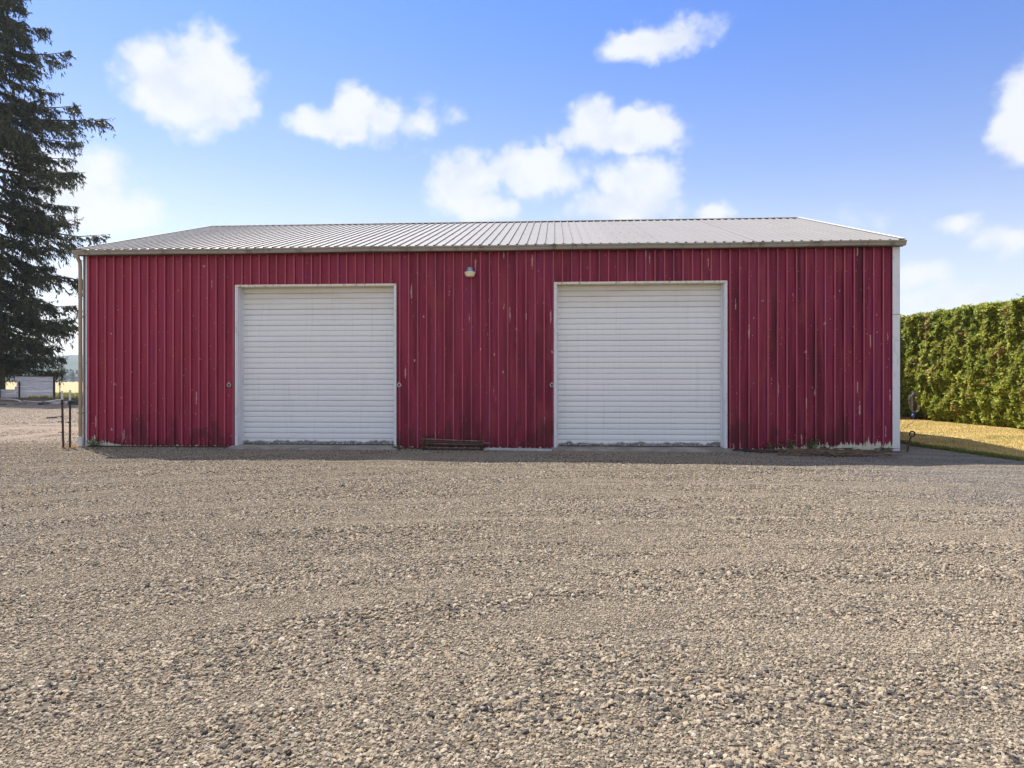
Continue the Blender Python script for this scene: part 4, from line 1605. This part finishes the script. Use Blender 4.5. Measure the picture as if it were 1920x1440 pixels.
dm = MB()
rr = random.Random(3)
nn, mm = 22, 9
c0, c1 = at(56, 750.5), at(111, 749.5)
for j in range(mm):
    for i in range(nn):
        k, q = i / (nn - 1), j / (mm - 1)
        p = c0.lerp(c1, k) + Vector((0, -1.6 + 2.6 * q, 0))
        e = math.sin(math.pi * k) ** 0.6 * math.sin(math.pi * q)
        dm.v.append((p.x, p.y, -0.03 + e * (0.24 + 0.30 * mnoise.noise((p.x * 1.6, p.y * 1.6, 0))) + 0.05 * rr.random() * e))
for j in range(mm - 1):
    for i in range(nn - 1):
        q = j * nn + i
        dm.f.append((q, q + 1, q + nn + 1, q + nn))
        dm.m.append(0)
tag(dm.build('dirt_mound', M['dirt']), kind='structure')


def timber(name, a, b, w, h, mat, label, cat, group=None, bend=0.0):
    pa_, pb_ = at(*a), at(*b)
    d = pb_ - pa_
    mb = MB()
    L_ = d.length
    n_ = 6
    for i in range(n_ + 1):
        x = L_ * i / n_
        by = bend * math.sin(math.pi * i / n_)
        ww = w * (1 - 0.25 * abs(mnoise.noise((x, h, w * 9))))
        for y, z in ((-ww, 0.003), (ww, 0.003), (ww * .8, h), (-ww * .8, h * .95)):
            mb.v.append((x, y + by, z + 0.2 * abs(by)))
    for i in range(n_):
        for j in range(4):
            q = i * 4
            mb.f.append((q + j, q + (j + 1) % 4, q + 4 + (j + 1) % 4, q + 4 + j))
            mb.m.append(0)
    mb.f += [(3, 2, 1, 0), tuple(n_ * 4 + j for j in range(4))]
    mb.m += [0, 0]
    o_ = mb.build(name, M[mat], loc=pa_, rot=(0, 0, math.atan2(d.y, d.x)))
    return tag(o_, label, cat, group)


timber('timber', (-6, 749.2), (39.5, 754.0), 0.05, 0.09, 'bleach', 'long thin pale pole lying on the ground before the board fence', 'pole', bend=0.3)
timber('timber', (44, 752.2), (78, 754.5), 0.05, 0.06, 'bleach', 'thin weathered pole on dirt in front of the brown mound', 'pole')
timber('timber', (86, 755.0), (101, 752.6), 0.11, 0.10, 'bleach', 'short pale board lying by the mound of dirt', 'board')
timber('timber', (101, 757.5), (116, 756.4), 0.12, 0.13, 'bleach', 'pale broken timber lying just left of the steel fence posts', 'timber')
timber('timber', (76, 759.4), (89, 758.4), 0.16, 0.16, 'black', 'dark flat piece of scrap on the shaded gravel', 'scrap')
timber('timber', (122, 756.8), (129, 756.2), 0.10, 0.15, 'bleach', 'stub of pale timber seen between the two steel posts', 'timber')
timber('timber', (-5, 759.6), (12, 759.2), 0.10, 0.06, 'black', 'thin dark strip lying on gravel at the left edge', 'scrap')
timber('timber', (26, 758.4), (50, 758.0), 0.07, 0.05, 'black', 'dark narrow stick lying in tree shade below the fence', 'stick')
timber('timber', (88, 785.0), (106.5, 783.6), 0.028, 0.06, 'black', 'short dark stick alone on sunny gravel left of the posts', 'stick')
for px, py, s, lb in ((109.5, 751.5, 0.22, 'pale rock by the foot of the thin rusty post'), (144, 758.8, 0.42, 'dark lump of scrap near the barn corner, largest of the lumps'),
                      (152, 757.6, 0.30, 'small dark lump touching the barn corner in view'), (126, 753.0, 0.22, 'reddish brown lump behind the steel posts')):
    bm = bmesh.new()
    bmesh.ops.create_icosphere(bm, subdivisions=2, radius=s)
    for v in bm.verts:
        v.co *= 1 + 0.45 * mnoise.noise(v.co * 3.0 + Vector((px, 0, 0)))
        v.co.z = max(-0.05, v.co.z * 0.55 + s * 0.2)
        v.co.x *= 1.5
    me = bpy.data.meshes.new('lump')
    bm.to_mesh(me)
    bm.free()
    me.materials.append(M['bleach'] if 'pale' in lb else (M['rust'] if 'reddish' in lb else M['black']))
    tag(link('lump', me, None, at(px, py)), lb, 'debris')

# rough dry grass at the near rim of the field
n = 16000
P = np.stack([RNG.uniform(-56, -30, n), RNG.uniform(57.5, 84, n) , np.full(n, -0.08)], 1)
tag(link('field_grass', quads_mesh('field_grass', blades(P, 0.10, 0.32, 0.03, 0.8), M['green'])), kind='stuff')
n = 5000
P = np.stack([RNG.uniform(-42, -30, n), RNG.normal(55.6, 0.9, n), np.full(n, 0.0)], 1)
tag(link('dry_weeds', quads_mesh('dry_weeds', blades(P, 0.06, 0.22, 0.02, 1.2), M['stick'])), kind='stuff')

# orange needles blown against the downspout
n = 260
P = np.stack([RNG.normal(-10.02, 0.16, n), RNG.normal(15.62, 0.20, n), np.full(n, 0.012)], 1)
M['needlefall'] = mat_noisy('fallen orange needles', (0.36, 0.15, 0.05), (0.50, 0.26, 0.10), 30.0, 0.9)
tag(link('fallen_needles', quads_mesh('fallen_needles', blades(P, 0.006, 0.02, 0.020, 3.0), M['needlefall'])), kind='stuff')

# ------------------------------------------------------------------ far woods, hills, haze
Q = []
rw = np.random.default_rng(8)
for k in range(900):
    y = rw.uniform(640, 900)
    x = rw.uniform(-1.25, 0.95) * y
    h = rw.uniform(7, 15)
    r = h * rw.uniform(0.22, 0.36)
    m_ = 46
    t = rw.random(m_) ** 0.8
    a = rw.uniform(0, 6.28, m_)
    P = np.stack([x + np.cos(a) * r * (1.02 - t), y + np.sin(a) * r * (1.02 - t), t * h], 1)
    d = np.stack([np.cos(a), np.sin(a), -0.6 + rw.normal(0, .3, m_)], 1)
    s = np.stack([-np.sin(a), np.cos(a), rw.normal(0, .2, m_)], 1)
    l = (h * 0.16 * rw.uniform(.6, 1.3, m_))[:, None]
    Q.append(np.stack([P - d * l * .6, P - s * l * .55, P + d * l * .7, P + s * l * .55], 1))
tag(link('far_woods', quads_mesh('far_woods', np.concatenate(Q), M['wood'])), kind='stuff')

hv, hf = [], []
na_, nr = 130, 9
for j in range(nr):
    for i in range(na_):
        a = -1.25 + 2.5 * i / (na_ - 1)
        R = 1900 + j * 170
        e = math.sin(math.pi * j / (nr - 1)) ** 0.9
        hh = 62 + 48 * mnoise.noise((a * 2.6 + 2.0, 0.3, 0)) + 16 * mnoise.noise((a * 11.0, j * 0.6, 2.0)) + 5 * mnoise.noise((a * 60, j * 2.0, 5.0))
        hv.append((math.sin(a) * R, math.cos(a) * R, -0.5 + max(0.0, hh) * e))
for j in range(nr - 1):
    for i in range(na_ - 1):
        q = j * na_ + i
        hf.append((q, q + 1, q + na_ + 1, q + na_))
hme = bpy.data.meshes.new('hills')
hme.from_pydata(hv, [], hf)
hme.materials.append(M['hill'])
tag(link('hills', hme), kind='structure')

hz_ = MB()
hz_.box(-4200, 4200, -600, 4200, -1.2, 135)
hm = bpy.data.materials.new('thin summer haze')
hm.use_nodes = True
hm.node_tree.nodes.clear()
ht = NT(hm.node_tree)
pv = ht.node('ShaderNodeVolumePrincipled')
pv.inputs['Color'].default_value = (0.72, 0.86, 1.0, 1)
pv.inputs['Density'].default_value = 0.00022
pv.inputs['Anisotropy'].default_value = 0.2
ho = ht.node('ShaderNodeOutputMaterial')
ht.l.new(pv.outputs[0], ho.inputs['Volume'])
tag(hz_.build('haze', hm), kind='stuff')
